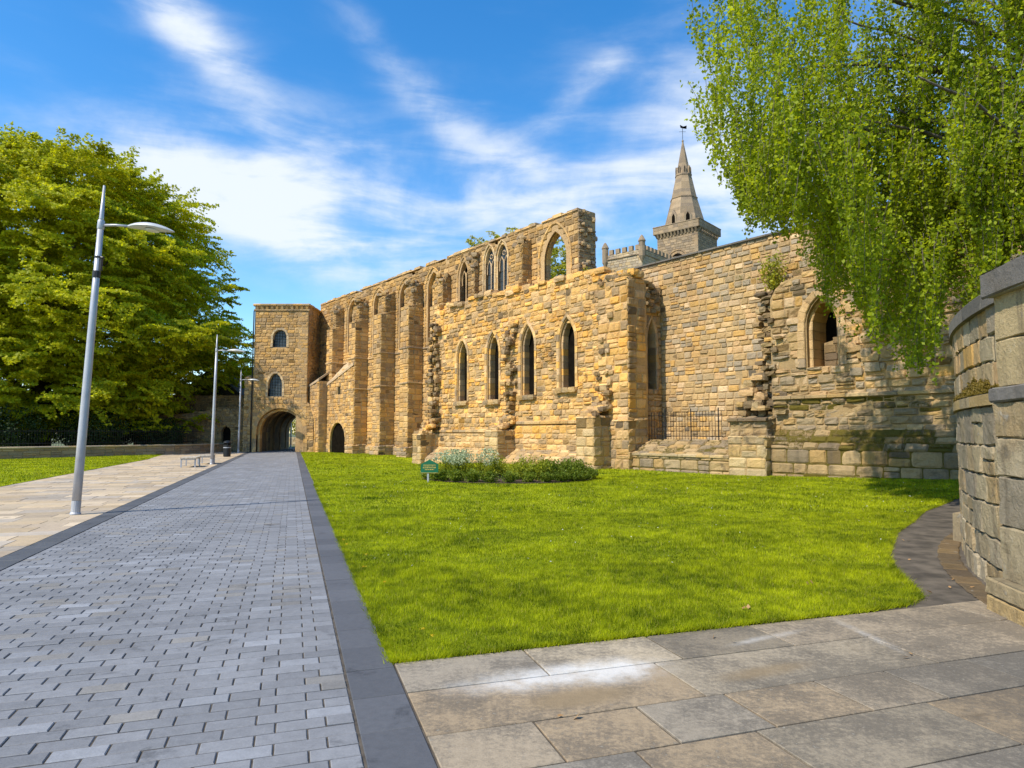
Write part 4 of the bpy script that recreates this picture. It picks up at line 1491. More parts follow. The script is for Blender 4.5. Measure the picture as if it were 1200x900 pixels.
masonry_box(mb, FRM, 11.05, 24, 0, .55, -.3, 1.06, 'old', (.33, .5), (.5, 1.0), slope=.7, worn=.018, sides='lt', moss_top=.66, tf=lambda a, b: .85)
part(mb, 'plinth', M['stone_mossy'], rm, rm)
mb = MB()
for k in range(40):
    a = R.uniform(11.0, 17.5)
    rock(mb, FRM.p(a, R.choice([7.2, 7.35, 7.1]) + R.uniform(-.15, .2), R.uniform(-1.3, -.1)), (R.uniform(.3, .6), R.uniform(.3, .5), R.uniform(.18, .3)), tone('old', R.choice([0, .5])))
for k in range(46):      # rubble face right of the window where the facing has fallen
    rock(mb, FRM.p(R.uniform(13.9, 15.9), R.uniform(3.6, 6.9), R.uniform(-.14, -.02)), (R.uniform(.3, .6), R.uniform(.22, .34), R.uniform(.2, .36)), tone('course', 0, .9), Matrix.Rotation(math.atan2(UU.y, UU.x) + R.uniform(-.12, .12), 3, 'Z'))
part(mb, 'rubble', M['stone_mossy'], rm, rm)
wi = window('window', FRM, [(arch_path(12.95, .9, 4.05, 5.6, 6.5, 8), .22, -.2, 1.2), (arch_path(12.95, 1.25, 4.05, 5.6, 6.7, 8), .28, .06, .4)], arch_path(12.95, 1.1, 4.0, 5.6, 6.6, 8), -1.25, M['void'], rm, 'old')
mb = MB()
f2 = Fr(FRM.O + FRM.n * -.85, FRM.u, FRM.n)
panel(mb, f2, [(12.6, 4.0), (13.55, 4.0), (13.55, 5.2), (12.6, 5.0)], (), .3)
courses(mb, f2.p, [[(12.6, 4.0), (13.55, 4.0), (13.55, 5.2), (12.6, 5.0)]], (.25, .35), (.4, .7), 'dark', (0, .02))
part(mb, 'masonry_infill', M['stone_mossy'], wi, rm)
# torn edge of the old cross wall
mb = MB()
z = 2.3
while z < 7.2:
    h = R.uniform(.15, .30)
    k = (z - 2.3) / 4.9
    xa = 9.95 + .25 * math.sin(z * 1.7) + .35 * k + R.uniform(-.2, .2)
    while xa < 11.15:
        l = R.uniform(.25, .6)
        stone(mb, FRM.p, xa, xa + l - .015, z + .008, z + h - .008, R.uniform(-.35, .16) + .25 * (1 - k) ** 3 - (.5 * max(0, 10.7 - xa)), .05, tone(R.choice(['course', 'old', 'dark', 'dark']), 0, R.uniform(.7, 1.1)), .03, base=-1.3)
        xa += l
    z += h
fbk = Fr(FRM.O + FRM.u * 10.2, -NN, -UU)
panel(mb, FRM, [(10.2, 0), (11.0, 0), (11.0, 7), (10.4, 5)], (), 1.5, front=-.42)
part(mb, 'torn_edge', M['stone_mossy'], rm, rm)
mb = MB()
masonry_box(mb, FRM, 9.55, 11.15, -1.2, .93, -.2, 1.5, 'pale', (.38, .5), (.5, .8), slope=.0, worn=.012, sides='lrt', bev=.02)
masonry_box(mb, FRM, 9.45, 11.05, -1.2, .62, 1.5, 2.15, 'old', (.3, .4), (.4, .6), slope=.25, worn=.03, sides='lrt', moss_top=.3)
strip(mb, Fr(FRM.O + FRM.n * .62, FRM.u, FRM.n), 9.4, 11.1, 2.05, .18, .12, 'dark', (.4, .7))
for i in range(40):
    k = R.random()
    rock(mb, FRM.p(R.uniform(9.6, 10.95), 2.3 + 1.6 * k, R.uniform(-.8, .5 * (1 - k))), (R.uniform(.3, .6), R.uniform(.25, .45), R.uniform(.18, .32)), tone(R.choice(['old', 'dark', 'course'])), Matrix.Rotation(math.atan2(UU.y, UU.x) + R.uniform(-.2, .2), 3, 'Z'))
part(mb, 'buttress_stump', M['stone_mossy'], rm, rm)
# sloping mossy footing between the two ruins
mb = MB()
fq = sfr(0, 0)
masonry_box(mb, fq, 3.55, 9.6, -.1, 1.2, -.3, .72, 'old', (.33, .42), (.5, .9), slope=.62, worn=.02, sides='t', moss_top=.55)
strip(mb, Fr(fq.O + fq.n * 1.2, fq.u, fq.n), 3.5, 9.6, .62, .16, .06, 'pale', (.5, 1.0))
mb.add([fq.p(3.5, 1.33, 0), fq.p(9.6, 1.33, 0), fq.p(9.6, 1.33, -1.3), fq.p(3.5, 1.33, -1.3)], [(0, 1, 2, 3)], (.12, .1, .07))
part(mb, 'sloping_footing', M['stone_mossy'], rm, rm)

# iron railing on the footing
rl = empty('iron_railing', sp(6.3, 0, 1.34), 0, 'short black iron railing guarding the alcove on top of the sloping footing', 'railing')
mb = MB()
for k in range(29):
    a = 4.15 + k * (4.3 / 28)
    if k % 9 == 0:
        continue
    mb.tube([fq.p(a, 1.34, -.05), fq.p(a, 2.58, -.05)], .011, 5)
for z in (1.5, 2.42):
    mb.tube([fq.p(4.1, z, -.05), fq.p(8.5, z, -.05)], .014, 5)
part(mb, 'bars', M['iron'], rl, rl)
for a in (4.15, 5.53, 6.92, 8.3):
    mb = MB()
    mb.tube([fq.p(a, 1.34, -.05), fq.p(a, 2.7, -.05)], .025, 6)
    part(mb, 'post', M['iron'], rl, rl)

# ================================================================== CURVED GARDEN WALL ON THE RIGHT
cv = empty('curved_wall', (5.6, 8.0, 0), 0, 'curved grey stone wall with mossy string course and squared end pier at the right edge', 'wall')
CX, CY, CR = 16.36, 2.68, 12.12


def cvp(a, b, c):
    """a metres round the curve from its near end"""
    th = math.radians(158.2) - a / CR
    r = CR + c
    return (CX + r * math.cos(th), CY + r * math.sin(th), b)


def curve_sheet(mb, z0, z1, c, col, a0=0, a1=12, n=40, flip=False):
    vs = []
    for i in range(n + 1):
        a = a0 + (a1 - a0) * i / n
        vs += [cvp(a, z0, c), cvp(a, z1, c)]
    mb.add(vs, [(2 * i, 2 * i + 2, 2 * i + 3, 2 * i + 1) for i in range(n)], col)


def big_stone(mb, P, a0, a1, b0, b1, push, col, seg=.055, rough=.012, skew=.02):
    """rubble block with a finely uneven face"""
    nu = max(4, int((a1 - a0) / seg))
    nv = max(4, int((b1 - b0) / seg))
    ph = [R.uniform(0, 9) for _ in range(6)]
    sk = [R.uniform(-skew, skew) for _ in range(4)]
    g = []
    eu, ev = min(.3, .014 / (a1 - a0)), min(.3, .014 / (b1 - b0))
    us = [0, eu] + [eu + (1 - 2 * eu) * i / (nu - 2) for i in range(1, nu - 2)] + [1 - eu, 1]
    vs_ = [0, ev] + [ev + (1 - 2 * ev) * i / (nv - 2) for i in range(1, nv - 2)] + [1 - ev, 1]
    for i in range(nu + 1):
        for j in range(nv + 1):
            fu, fv = us[i], vs_[j]
            du = min(fu, 1 - fu) * (a1 - a0)
            dv = min(fv, 1 - fv) * (b1 - b0)
            ed = min(1, du / .014) * min(1, dv / .014)
            a = a0 + (a1 - a0) * fu + sk[0] * (1 - fv) * (1 - 2 * fu) + .010 * math.sin(fv * 7 + ph[0]) * (1 if i in (0, nu) else .3)
            b = b0 + (b1 - b0) * fv + sk[1] * (fu - .5) + .010 * math.sin(fu * 7 + ph[1]) * (1 if j in (0, nv) else .3)
            c = -.020 + (push + .020) * (ed ** .5) + rough * ed * (math.sin(a * 13 + ph[2]) * math.sin(b * 11 + ph[3]) + .6 * math.sin(a * 31 + b * 23 + ph[4])) + (R.uniform(-.4, .4) * rough if ed > 0 else 0)
            g.append(P(a, b, c))
    fs = []
    for i in range(nu):
        for j in range(nv):
            q = i * (nv + 1) + j
            fs.append((q, q + nv + 1, q + nv + 2, q + 1))
    mb.add(g, fs, col)


mb = MB()
curve_sheet(mb, -.3, 3.0, -.035, (.33, .29, .22), -1.1, 14)
curve_sheet(mb, -.3, 3.0, -.55, (.33, .29, .22), -1.1, 14)
b = -.05
while b < 1.92:
    h = min(R.uniform(.26, .42), 1.94 - b)
    if 1.94 - b - h < .18:
        h = 1.94 - b
    a = -1.1 + R.uniform(-.1, 0)
    while a < 9:
        l = R.uniform(.24, .62)
        if R.random() < .3 and h > .3:
            s_ = h * R.uniform(.4, .6)
            for q0, q1 in ((b, b + s_), (b + s_, b + h)):
                big_stone(mb, cvp, a + .007, a + l - .007, q0 + .006, q1 - .006, R.uniform(-.012, .016), tone('near'), rough=.008)
        else:
            big_stone(mb, cvp, a + .007, a + l - .007, b + .006, b + h - .006, R.uniform(-.012, .016), tone('near'), rough=.008)
        a += l
    b += h
b = 2.07
while b < 2.95:
    h = min(R.uniform(.24, .34), 2.98 - b)
    if 2.98 - b - h < .16:
        h = 2.98 - b
    a = -1.1
    while a < 9:
        l = R.uniform(.25, .55)
        big_stone(mb, cvp, a + .008, a + l - .008, b + .008, b + h - .008, R.uniform(-.02, .01), tone('near' if R.random() < .7 else 'course'), rough=.005)
        a += l
    b += h
courses(mb, lambda a_, b_, c_: cvp(a_, b_, -.55 - c_), [[(-1, 0), (13, 0), (13, 2.95), (-1, 2.95)]], (.25, .4), (.3, .7), 'near', (0, .02), .012)
part(mb, 'wall', M['stone_near'], cv, cv)


def curve_band(mb, z0, z1, c, depth, pal, lr, a1=12, slope=.015):
    a = -1.06
    while a < a1:
        l = R.uniform(*lr)
        n = 5
        col = tone(pal)
        vs = []
        for i in range(n + 1):
            q = a + .004 + (l - .008) * i / n
            vs += [cvp(q, z0, c - depth), cvp(q, z0, c), cvp(q, z1 - .02, c), cvp(q, z1, c - .02), cvp(q, z1 + slope, c - depth)]
        fs = []
        for i in range(n):
            for k in range(5):
                k2 = (k + 1) % 5
                fs.append((5 * i + k, 5 * i + k2, 5 * (i + 1) + k2, 5 * (i + 1) + k))
        fs.append((0, 1, 2, 3, 4))
        fs.append(tuple(5 * n + k for k in (4, 3, 2, 1, 0)))
        mb.add(vs, fs, col)
        a += l


mb = MB()
curve_band(mb, 1.94, 2.07, .04, .2, 'pale', (.6, 1.0))
part(mb, 'string_course', M['stone_near'], cv, cv)
mb = MB()
curve_band(mb, 2.96, 3.13, .045, .7, 'cope', (.7, 1.1), slope=.0)
part(mb, 'coping', M['coping'], cv, cv)
# end pier
AX, AY = 4.58, 6.34
pt = Vector((-.17, -.985, 0))
pn = Vector((-.985, .17, 0))


def prp(a, b, c):
    q = Vector((AX, AY, 0)) + pt * a + pn * c
    return (q.x, q.y, b)


def pier_box(mb, a0, a1, c0, c1, b0, b1, pal, seg=.07, rough=.006):
    """dressed block on the pier: near-flat faces with eased edges"""
    big_stone(mb, lambda a, b, c: prp(a, b, c1 + c), a0, a1, b0, b1, 0, tone(pal), seg, rough, .004)
    col = tone(pal)
    big_stone(mb, lambda a, b, c: prp(a0 - c, b, c0 + a), 0, c1 - c0 - .01, b0, b1, 0, col, seg * 1.6, rough, .002)
    v = [prp(a0 + .03, b0, c0), prp(a1 - .03, b0, c0), prp(a1 - .03, b0, c1 - .03), prp(a0 + .03, b0, c1 - .03), prp(a0 + .03, b1, c0), prp(a1 - .03, b1, c0), prp(a1 - .03, b1, c1 - .03), prp(a0 + .03, b1, c1 - .03)]
    mb.hexa(v, (.3, .27, .2))


mb = MB()
z = .28
for h in (.50, .46, .36, .34):
    a = 0
    for l in ((.62, .7) if R.random() < .5 else (.9, .42)):
        pier_box(mb, a + .004, a + l - .004, -.7, 0 + R.uniform(-.008, .008), z + .005, z + h - .005, 'near', rough=.009)
        a += l
    z += h
z = 2.07
for h in (.45, .44):
    pier_box(mb, .0, .85, -.7, -.05, z + .004, z + h - .004, 'pale', rough=.004)
    pier_box(mb, .86, 1.32, -.7, -.05, z + .004, z + h - .004, 'near', rough=.004)
    z += h
part(mb, 'end_pier', M['stone_near'], cv, cv)
mb = MB()
for (z0, z1) in ((-.05, .14), (.145, .30)):
    pier_box(mb, -.04, 1.4, -.6, .13, z0, z1 - .004, 'pale', rough=.006)
part(mb, 'base_block', M['stone_near'], cv, cv)
mb = MB()
pier_box(mb, -.02, 1.4, -.75, .03, 1.94, 2.075, 'cope', rough=.004)
pier_box(mb, -.03, 1.45, -.8, .045, 2.94, 3.18, 'cope', rough=.004)
mb.add([prp(-.03, 3.178, .04), prp(1.45, 3.178, .04), prp(1.45, 3.178, -.8), prp(-.03, 3.178, -.8)], [(0, 1, 2, 3)], (.155, .14, .12))
part(mb, 'pier_coping', M['coping'], cv, cv)
# cushion of moss lying on the string course
pos = []
for i in range(9000):
    a = abs(rng.normal(.9, .7)) - .7
    h = (.13 * math.exp(-((a - .3) / .6) ** 2)) + .03 * (math.sin(a * 9) * .5 + .5) + .03
    h *= .45 + .9 * max(0, math.sin(a * 17 + 1) * math.sin(a * 6.1)) + .3 * R.random()
    if a > 3.2:
        continue
    z = 2.075 + h * R.random() ** 1.3
    pos.append(cvp(a, z, .03 * (1 - (z - 2.07) / .3) + R.uniform(-.03, .012)))
o = np_mesh('moss_cushion', leaf_quads(np.array(pos), np.full(len(pos), .024)), 4, leaf_mat('moss_tuft', (.05, .036, .006), (.20, .14, .02), .15))
o.parent = cv
o.location = -Vector(cv.location)
# kerb of small stones along its foot and a short stone block
mb = MB()
a = -.8
while a < 5:
    l = R.uniform(.25, .5)
    big_stone(mb, lambda x, y, c: (cvp(x, .012 + c * .5, y)), a, a + l - .015, .05, .30, 0, tone('dark', 0, .8), .08, .004, .01)
    a += l
o = mb.build('kerb_channel', M['stone_near'])
tag(o, kind='structure')
gb = MB()
q = cvp(3.5, 0, .05)
gb.hexa([(q[0] - .07, q[1] - .1, -.05), (q[0] + .07, q[1] - .1, -.05), (q[0] + .07, q[1] + .1, -.05), (q[0] - .07, q[1] + .1, -.05), (q[0] - .055, q[1] - .1, .42), (q[0] + .055, q[1] - .1, .44), (q[0] + .055, q[1] + .1, .44), (q[0] - .055, q[1] + .1, .42)], (.36, .31, .23))
gb = gb.build('guard_stone', M['stone_near'])
tag(gb, 'small upright stone block at the foot of the curved wall', 'stone block')

# ================================================================== CHURCH BEHIND
ch = empty('church', (24, 89, 0), 0, 'grey stone church tower with octagonal spire and weathervane beyond the high wall', 'church')
th = math.radians(41)
ux = Vector((-math.cos(th), math.sin(th), 0))      # along the left face, away from the near corner
vx = Vector((math.sin(th), math.cos(th), 0))       # along the right face
C0 = Vector((24.2, 85, 0))
SW = 5.9
fL = Fr(C0, ux, Vector((-math.sin(th), -math.cos(th), 0)))
fR = Fr(C0, vx, Vector((math.cos(th), -math.sin(th), 0)))
cen = C0 + ux * SW / 2 + vx * SW / 2 + Vector((-.35, 0, 0))
mb = MB()
for f_, d in ((fL, 1), (fR, 1)):
    pl = [(0, 0), (SW, 0), (SW, 28.3), (0, 28.3)]
    panel(mb, f_, pl, (), .5)
    courses(mb, f_.p, [[(0, 19), (SW, 19), (SW, 28.3), (0, 28.3)]], (.28, .42), (.4, .9), 'grey', (0, .02))
part(mb, 'tower', M['stone_grey'], ch, ch)
for f_ in (fL, fR):
    wp = arch_path(SW / 2, 1.9, 22.6, 24.4, 25.4, 8)
    o = window('window', f_, [(wp, .35, .05, .3), (arch_path(SW / 2, 2.7, 22.6, 24.4, 25.8, 8), .2, .1, .2)], wp, .03, M['void'], ch, 'grey')
    mb = MB()
    for k in range(6):
        z = 22.9 + k * .38
        mb.hexa([f_.p(SW / 2 - .8, z, .02), f_.p(SW / 2 + .8, z, .02), f_.p(SW / 2 + .8, z, .12), f_.p(SW / 2 - .8, z, .12), f_.p(SW / 2 - .8, z + .22, .02), f_.p(SW / 2 + .8, z + .22, .02), f_.p(SW / 2 + .8, z + .06, .12), f_.p(SW / 2 - .8, z + .06, .12)], (.3, .25, .17))
    part(mb, 'louvres', M['stone_grey'], o, ch)
# corbelled parapet
mb = MB()
for f_ in (fL, fR, Fr(C0 + ux * SW + vx * SW, -ux, vx), Fr(C0 + ux * SW + vx * SW, -vx, ux)):
    for k in range(12):
        a = .05 + k * .5
        mb.hexa([f_.p(a, 27.8, -.02), f_.p(a + .26, 27.8, -.02), f_.p(a + .26, 27.9, .12), f_.p(a, 27.9, .12), f_.p(a, 28.4, -.02), f_.p(a + .26, 28.4, -.02), f_.p(a + .26, 28.4, .38), f_.p(a, 28.4, .38)], tone('grey'))
    mb.hexa([f_.p(-.40, 28.4, .40), f_.p(SW + .40, 28.4, .40), f_.p(SW + .40, 28.4, .18), f_.p(-.40, 28.4, .18), f_.p(-.40, 29.4, .40), f_.p(SW + .40, 29.4, .40), f_.p(SW + .40, 29.4, .18), f_.p(-.40, 29.4, .18)], tone('grey'))
    strip(mb, Fr(f_.O + f_.n * .38, f_.u, f_.n), -.43, SW + .43, 29.32, .18, .08, 'grey', (.8, 1.2))
    for k in range(9):
        a = -.3 + k * .72
        courses(mb, Fr(f_.O + f_.n * .41, f_.u, f_.n).p, [[(a, 28.45), (a + .70, 28.45), (a + .70, 29.3), (a, 29.3)]], (.4, .45), (.7, .8), 'grey', (0, .02))
mb.add([tuple(C0 + Vector((0, 0, 28.5))), tuple(C0 + ux * SW + Vector((0, 0, 28.5))), tuple(C0 + ux * SW + vx * SW + Vector((0, 0, 28.5))), tuple(C0 + vx * SW + Vector((0, 0, 28.5)))], [(0, 1, 2, 3)], (.2, .17, .12))
part(mb, 'parapet', M['stone_grey'], ch, ch)


def octa(mb, zr, pal='grey', rot=math.radians(22.5), c=None):
    c = c or cen
    n = 8
    for (z0, r0), (z1, r1) in zip(zr, zr[1:]):
        m_ = max(1, int((z1 - z0) / .5))
        for i in range(m_):
            za, zb = z0 + (z1 - z0) * i / m_, z0 + (z1 - z0) * (i + 1) / m_
            ra, rb = r0 + (r1 - r0) * i / m_, r0 + (r1 - r0) * (i + 1) / m_
            for k in range(n):
                t0, t1 = rot + th + 2 * PI * k / n, rot + th + 2 * PI * (k + 1) / n
                mb.add([(c.x + ra * math.cos(t0), c.y + ra * math.sin(t0), za), (c.x + ra * math.cos(t1), c.y + ra * math.sin(t1), za), (c.x + rb * math.cos(t1), c.y + rb * math.sin(t1), zb), (c.x + rb * math.cos(t0), c.y + rb * math.sin(t0), zb)], [(0, 1, 2, 3)], tone(pal))


mb = MB()
octa(mb, [(28.3, 2.8), (30.4, 2.62), (33.4, 1.80), (33.42, 1.88), (33.58, 1.86), (33.6, 1.74), (36.7, 1.08), (36.72, 1.16), (36.9, 1.14), (36.92, 1.0), (41.6, .10), (41.8, .16), (42.0, .0)])
part(mb, 'spire', M['stone_grey'], ch, ch)
for k in range(8):
    t0 = th + 2 * PI * k / 8 + PI / 8 * 2
    mb = MB()
    r = .98
    x, y = cen.x + r * math.cos(t0), cen.y + r * math.sin(t0)
    d = Vector((math.cos(t0), math.sin(t0), 0))
    e = Vector((-d.y, d.x, 0))
    q = Vector((x, y, 36.9))
    pts = [q - e * .17 - d * .3, q + e * .17 - d * .3, q + e * .17 + d * .08, q - e * .17 + d * .08]
    mb.hexa([tuple(p) for p in pts] + [tuple(p + Vector((0, 0, .75))) for p in pts], (.28, .23, .16))
    mb.add([tuple(pts[2] + Vector((0, 0, .75))), tuple(pts[3] + Vector((0, 0, .75))), tuple(q + d * .08 + Vector((0, 0, 1.15))), tuple(q - d * .45 + Vector((0, 0, 1.15))), tuple(pts[1] + Vector((0, 0, .75))), tuple(pts[0] + Vector((0, 0, .75)))], [(0, 1, 2), (0, 2, 3, 4), (1, 5, 3, 2)], (.24, .2, .14))
    o = part(mb, 'lucarne', M['stone_grey'], ch, ch)
    mb = MB()
    z0 = Vector((0, 0, .1))
    mb.add([tuple(q + d * .085 - e * .07 + z0), tuple(q + d * .085 + e * .07 + z0), tuple(q + d * .085 + e * .07 + z0 * 8), tuple(q + d * .085 + z0 * 10), tuple(q + d * .085 - e * .07 + z0 * 8)], [(0, 1, 2, 3, 4)])
    part(mb, 'opening', M['void'], o, ch)
for k in (4, 5):
    t0 = th + PI / 4 * k + PI / 8 * 0
    d = Vector((math.cos(t0), math.sin(t0), 0))
    e = Vector((-d.y, d.x, 0))
    q = cen + d * 2.15 + Vector((0, 0, 29.4))
    mb = MB()
    mb.hexa([tuple(q - e * .5 - d * .6), tuple(q + e * .5 - d * .6), tuple(q + e * .5 + d * .35), tuple(q - e * .5 + d * .35), tuple(q - e * .5 - d * .6 + Vector((0, 0, 1.3))), tuple(q + e * .5 - d * .6 + Vector((0, 0, 1.3))), tuple(q + e * .5 + d * .35 + Vector((0, 0, 1.3))), tuple(q - e * .5 + d * .35 + Vector((0, 0, 1.3)))], (.3, .25, .17))
    zz = Vector((0, 0, 1.3))
    mb.add([tuple(q - e * .5 + d * .35 + zz), tuple(q + e * .5 + d * .35 + zz), tuple(q + d * .35 + zz * 1.65), tuple(q - d * .6 + zz * 1.65), tuple(q + e * .5 - d * .6 + zz), tuple(q - e * .5 - d * .6 + zz)], [(0, 1, 2), (1, 4, 3, 2), (0, 2, 3, 5)], (.26, .21, .15))
    o = part(mb, 'dormer', M['stone_grey'], ch, ch)
    mb = MB()
    mb.add([tuple(q + d * .36 - e * .25 + zz * .15), tuple(q + d * .36 + e * .25 + zz * .15), tuple(q + d * .36 + e * .25 + zz * .9), tuple(q + d * .36 + zz * 1.25), tuple(q + d * .36 - e * .25 + zz * .9)], [(0, 1, 2, 3, 4)])
    part(mb, 'opening', M['void'], o, ch)
mb = MB()
mb.tube([(cen.x, cen.y, 41.8), (cen.x, cen.y, 43.9)], .035, 5)
mb.tube([(cen.x - .45, cen.y, 43.1), (cen.x + .45, cen.y, 43.1)], .025, 5)
mb.add([(cen.x - .1, cen.y, 43.6), (cen.x + .55, cen.y, 43.5), (cen.x + .6, cen.y, 44.0), (cen.x + .1, cen.y, 43.85), (cen.x - .35, cen.y, 44.1), (cen.x - .3, cen.y, 43.7)], [(0, 1, 2, 3, 4, 5), (5, 4, 3, 2, 1, 0)])
part(mb, 'weathervane', M['iron'], ch, ch)

# battlemented church roof corner left of the steeple
bt = empty('battlemented_tower', (15.9, 80, 0), 0, 'squat battlemented church tower with small corner pinnacles, left of the spire', 'tower')
C1 = Vector((15.9, 80, 0))
gL = Fr(C1, ux, fL.n)
gR = Fr(C1, vx, fR.n)
mb = MB()
H1 = 24.1
for f_, wd in ((gL, 5.35), (gR, 8.0)):
    pl = [(0, 0), (wd, 0), (wd, H1), (0, H1)]
    panel(mb, f_, pl, (), .5)
    courses(mb, f_.p, [[(0, 17), (wd, 17), (wd, H1), (0, H1)]], (.3, .42), (.4, .9), 'pale', (0, .02), tf=lambda a, b: .9)
part(mb, 'wall', M['stone_grey'], bt, bt)
mb = MB()
for f_, wd in ((gL, 5.35), (gR, 8.0)):
    strip(mb, f_, -.1, wd + .1, H1 - .7, .25, .14, 'grey', (.7, 1.1))
    a = .35
    while a < wd - .3:
        mb.hexa([f_.p(a, H1, .06), f_.p(a + .55, H1, .06), f_.p(a + .55, H1, -.3), f_.p(a, H1, -.3), f_.p(a, H1 + .62, .06), f_.p(a + .55, H1 + .62, .06), f_.p(a + .55, H1 + .66, -.3), f_.p(a, H1 + .66, -.3)], tone('grey'))
        a += .95
part(mb, 'battlements', M['stone_grey'], bt, bt)
for q in (C1, C1 + ux * 5.3):
    mb = MB()
    octa(mb, [(H1 - 1.6, .1), (H1 - .9, .4), (H1 + .9, .4), (H1 + .92, .47), (H1 + 1.05, .46), (H1 + 1.6, .18), (H1 + 1.75, .04)], 'grey', 0, q)
    part(mb, 'pinnacle', M['stone_grey'], bt, bt)

# ================================================================== STREET FURNITURE
def make_lamp():
    r = empty('street_lamp')
    mb = MB()
    mb.tube([(0, 0, 0), (0, 0, 1.6), (0, 0, 4), (0, 0, 6.05)], [.085, .082, .07, .055], 14)
    mb.tube([(0, 0, 6.05), (0, 0, 6.12), (0, 0, 6.82)], [.05, .045, .022], 10)
    part(mb, 'pole', M['galv'], r, r, True)
    mb = MB()
    mb.lathe([(.10, 0), (.10, .03), (.086, .05), (.086, .28)], 16)
    part(mb, 'base_collar', M['galv'], r, r)
    mb = MB()
    mb.tube([(0, 0, 5.97), (.3, 0, 5.99), (.62, 0, 5.98)], [.028, .026, .024], 8)
    mb.lathe([(.058, 5.88), (.066, 5.9), (.066, 6.06), (.056, 6.08)], 14)
    part(mb, 'arm', M['galv'], r, r, True)
    mb = MB()
    # leaf-shaped luminaire
    n = 18
    for sgn in (1, -1):
        vs = []
        prof = []
        for i in range(n + 1):
            t_ = i / n
            hw = .20 * math.sin(PI * min(1, t_ * .96 + .04)) ** .8
            hh = (.095 if sgn > 0 else .05) * math.sin(PI * min(1, t_ * .92 + .08)) ** .7
            for j in range(9):
                th_ = PI * j / 8
                vs.append((.56 + .96 * t_, hw * math.cos(th_), 5.97 + .02 * math.sin(PI * t_) - .06 * t_ * t_ + sgn * hh * math.sin(th_)))
        fs = []
        for i in range(n):
            for j in range(8):
                q = i * 9 + j
                fs.append((q, q + 1, q + 10, q + 9) if sgn > 0 else (q, q + 9, q + 10, q + 1))
        mb.add(vs, fs)
    h = part(mb, 'lamp_head', M['lamp'], r, r, True)
    mb = MB()
    mb.lathe([(.001, -.012), (.13, -.01), (.15, .01)], 16, (1.06, 0, 5.915))
    part(mb, 'lens', M['lens'], h, r)
    mb = MB()
    mb.box(-.05, .05, .04, .075, .95, 1.35)
    part(mb, 'access_door', M['galv'], r, r)
    return r


def copy_tree(o, parent=None):
    c = o.copy()
    COL.objects.link(c)
    if parent is not None:
        c.parent = parent
    for k in list(o.children):
        copy_tree(k, c)
    return c


lamp = make_lamp()
LPOS = [((-8.82, 13.6), 'tall grey street lamp nearest the camera, with a small camera bracket under its arm', 2.3),
        ((-15.65, 34.9), 'grey street lamp beside the two low benches', .6),
        ((-22.3, 54.5), 'grey street lamp standing in front of the broken wall by the litter bin', .3),
        ((-25.0, 75.5), 'grey street lamp seen through the archway beyond the gatehouse', 0)]
lamps = [lamp] + [copy_tree(lamp) for _ in range(3)]
for l_, ((x, y), lab, tilt) in zip(lamps, LPOS):
    l_.location = (x, y, 0)
    l_.rotation_euler = (0, math.radians(tilt), math.radians(3))
    tag(l_, lab, 'street lamp', 'street lamps along the paved street')
# bracket with a small camera on the nearest pole only
br = MB()
br.box(-.03, .09, -.035, .035, 5.02, 5.26)
br.tube([(-.0, 0, 4.86), (.0, 0, 5.0)], .075, 10)
br.tube([(.03, 0, 5.3), (.12, -.02, 5.28)], .03, 8)
br.tube([(0, 0, 5.27), (0, 0, 5.31)], .07, 10)
b_ = br.build('camera_bracket', M['dark'], lamps[0])


def make_bench():
    r = empty('bench')
    for x in (-.26, -.09, .09, .26):
        mb = MB()
        mb.box(x - .075, x + .075, -.9, .9, .42, .47)
        part(mb, 'seat_slat', M['wood'], r, r)
    for y in (-.78, .78):
        mb = MB()
        for x in (-.3, .3):
            mb.box(x - .03, x + .03, y - .03, y + .03, 0, .42)
        mb.box(-.33, .33, y - .03, y + .03, .36, .42)
        part(mb, 'leg_frame', M['galv'], r, r)
    return r


bn = make_bench()
bn2 = copy_tree(bn)
for o, (x, y), lab in ((bn, (-15.6, 32.5), 'low backless slatted bench, the nearer of two beside the second lamp'), (bn2, (-16.25, 35.6), 'low backless slatted bench, the farther of two beside the second lamp')):
    o.location = (x, y, 0)
    o.rotation_euler = (0, 0, math.radians(18))
    tag(o, lab, 'bench', 'low benches by the street')

bi = empty('litter_bin', (-19.6, 46.0, 0), 0, 'black round litter bin standing on the buff pavement before the gatehouse', 'litter bin')
mb = MB()
mb.lathe([(.001, .02), (.23, .02), (.24, .06), (.25, .78), (.26, .80), (.24, .82), (.2, .82)], 22)
mb.lathe([(.2, 0), (.2, .04)], 22)
mb.build('body', M['bin'], bi)
mb = MB()
mb.lathe([(.26, .93), (.27, .96), (.25, 1.03), (.15, 1.09), (.001, 1.11)], 22)
for k in range(4):
    a = k * PI / 2 + .4
    mb.tube([(.22 * math.cos(a), .22 * math.sin(a), .8), (.22 * math.cos(a), .22 * math.sin(a), .95)], .025, 6)
mb.build('hood', M['bin'], bi)
mb = MB()
mb.lathe([(.253, .6), (.258, .6), (.258, .66), (.253, .66)], 22)
mb.build('band', M['galv'], bi)

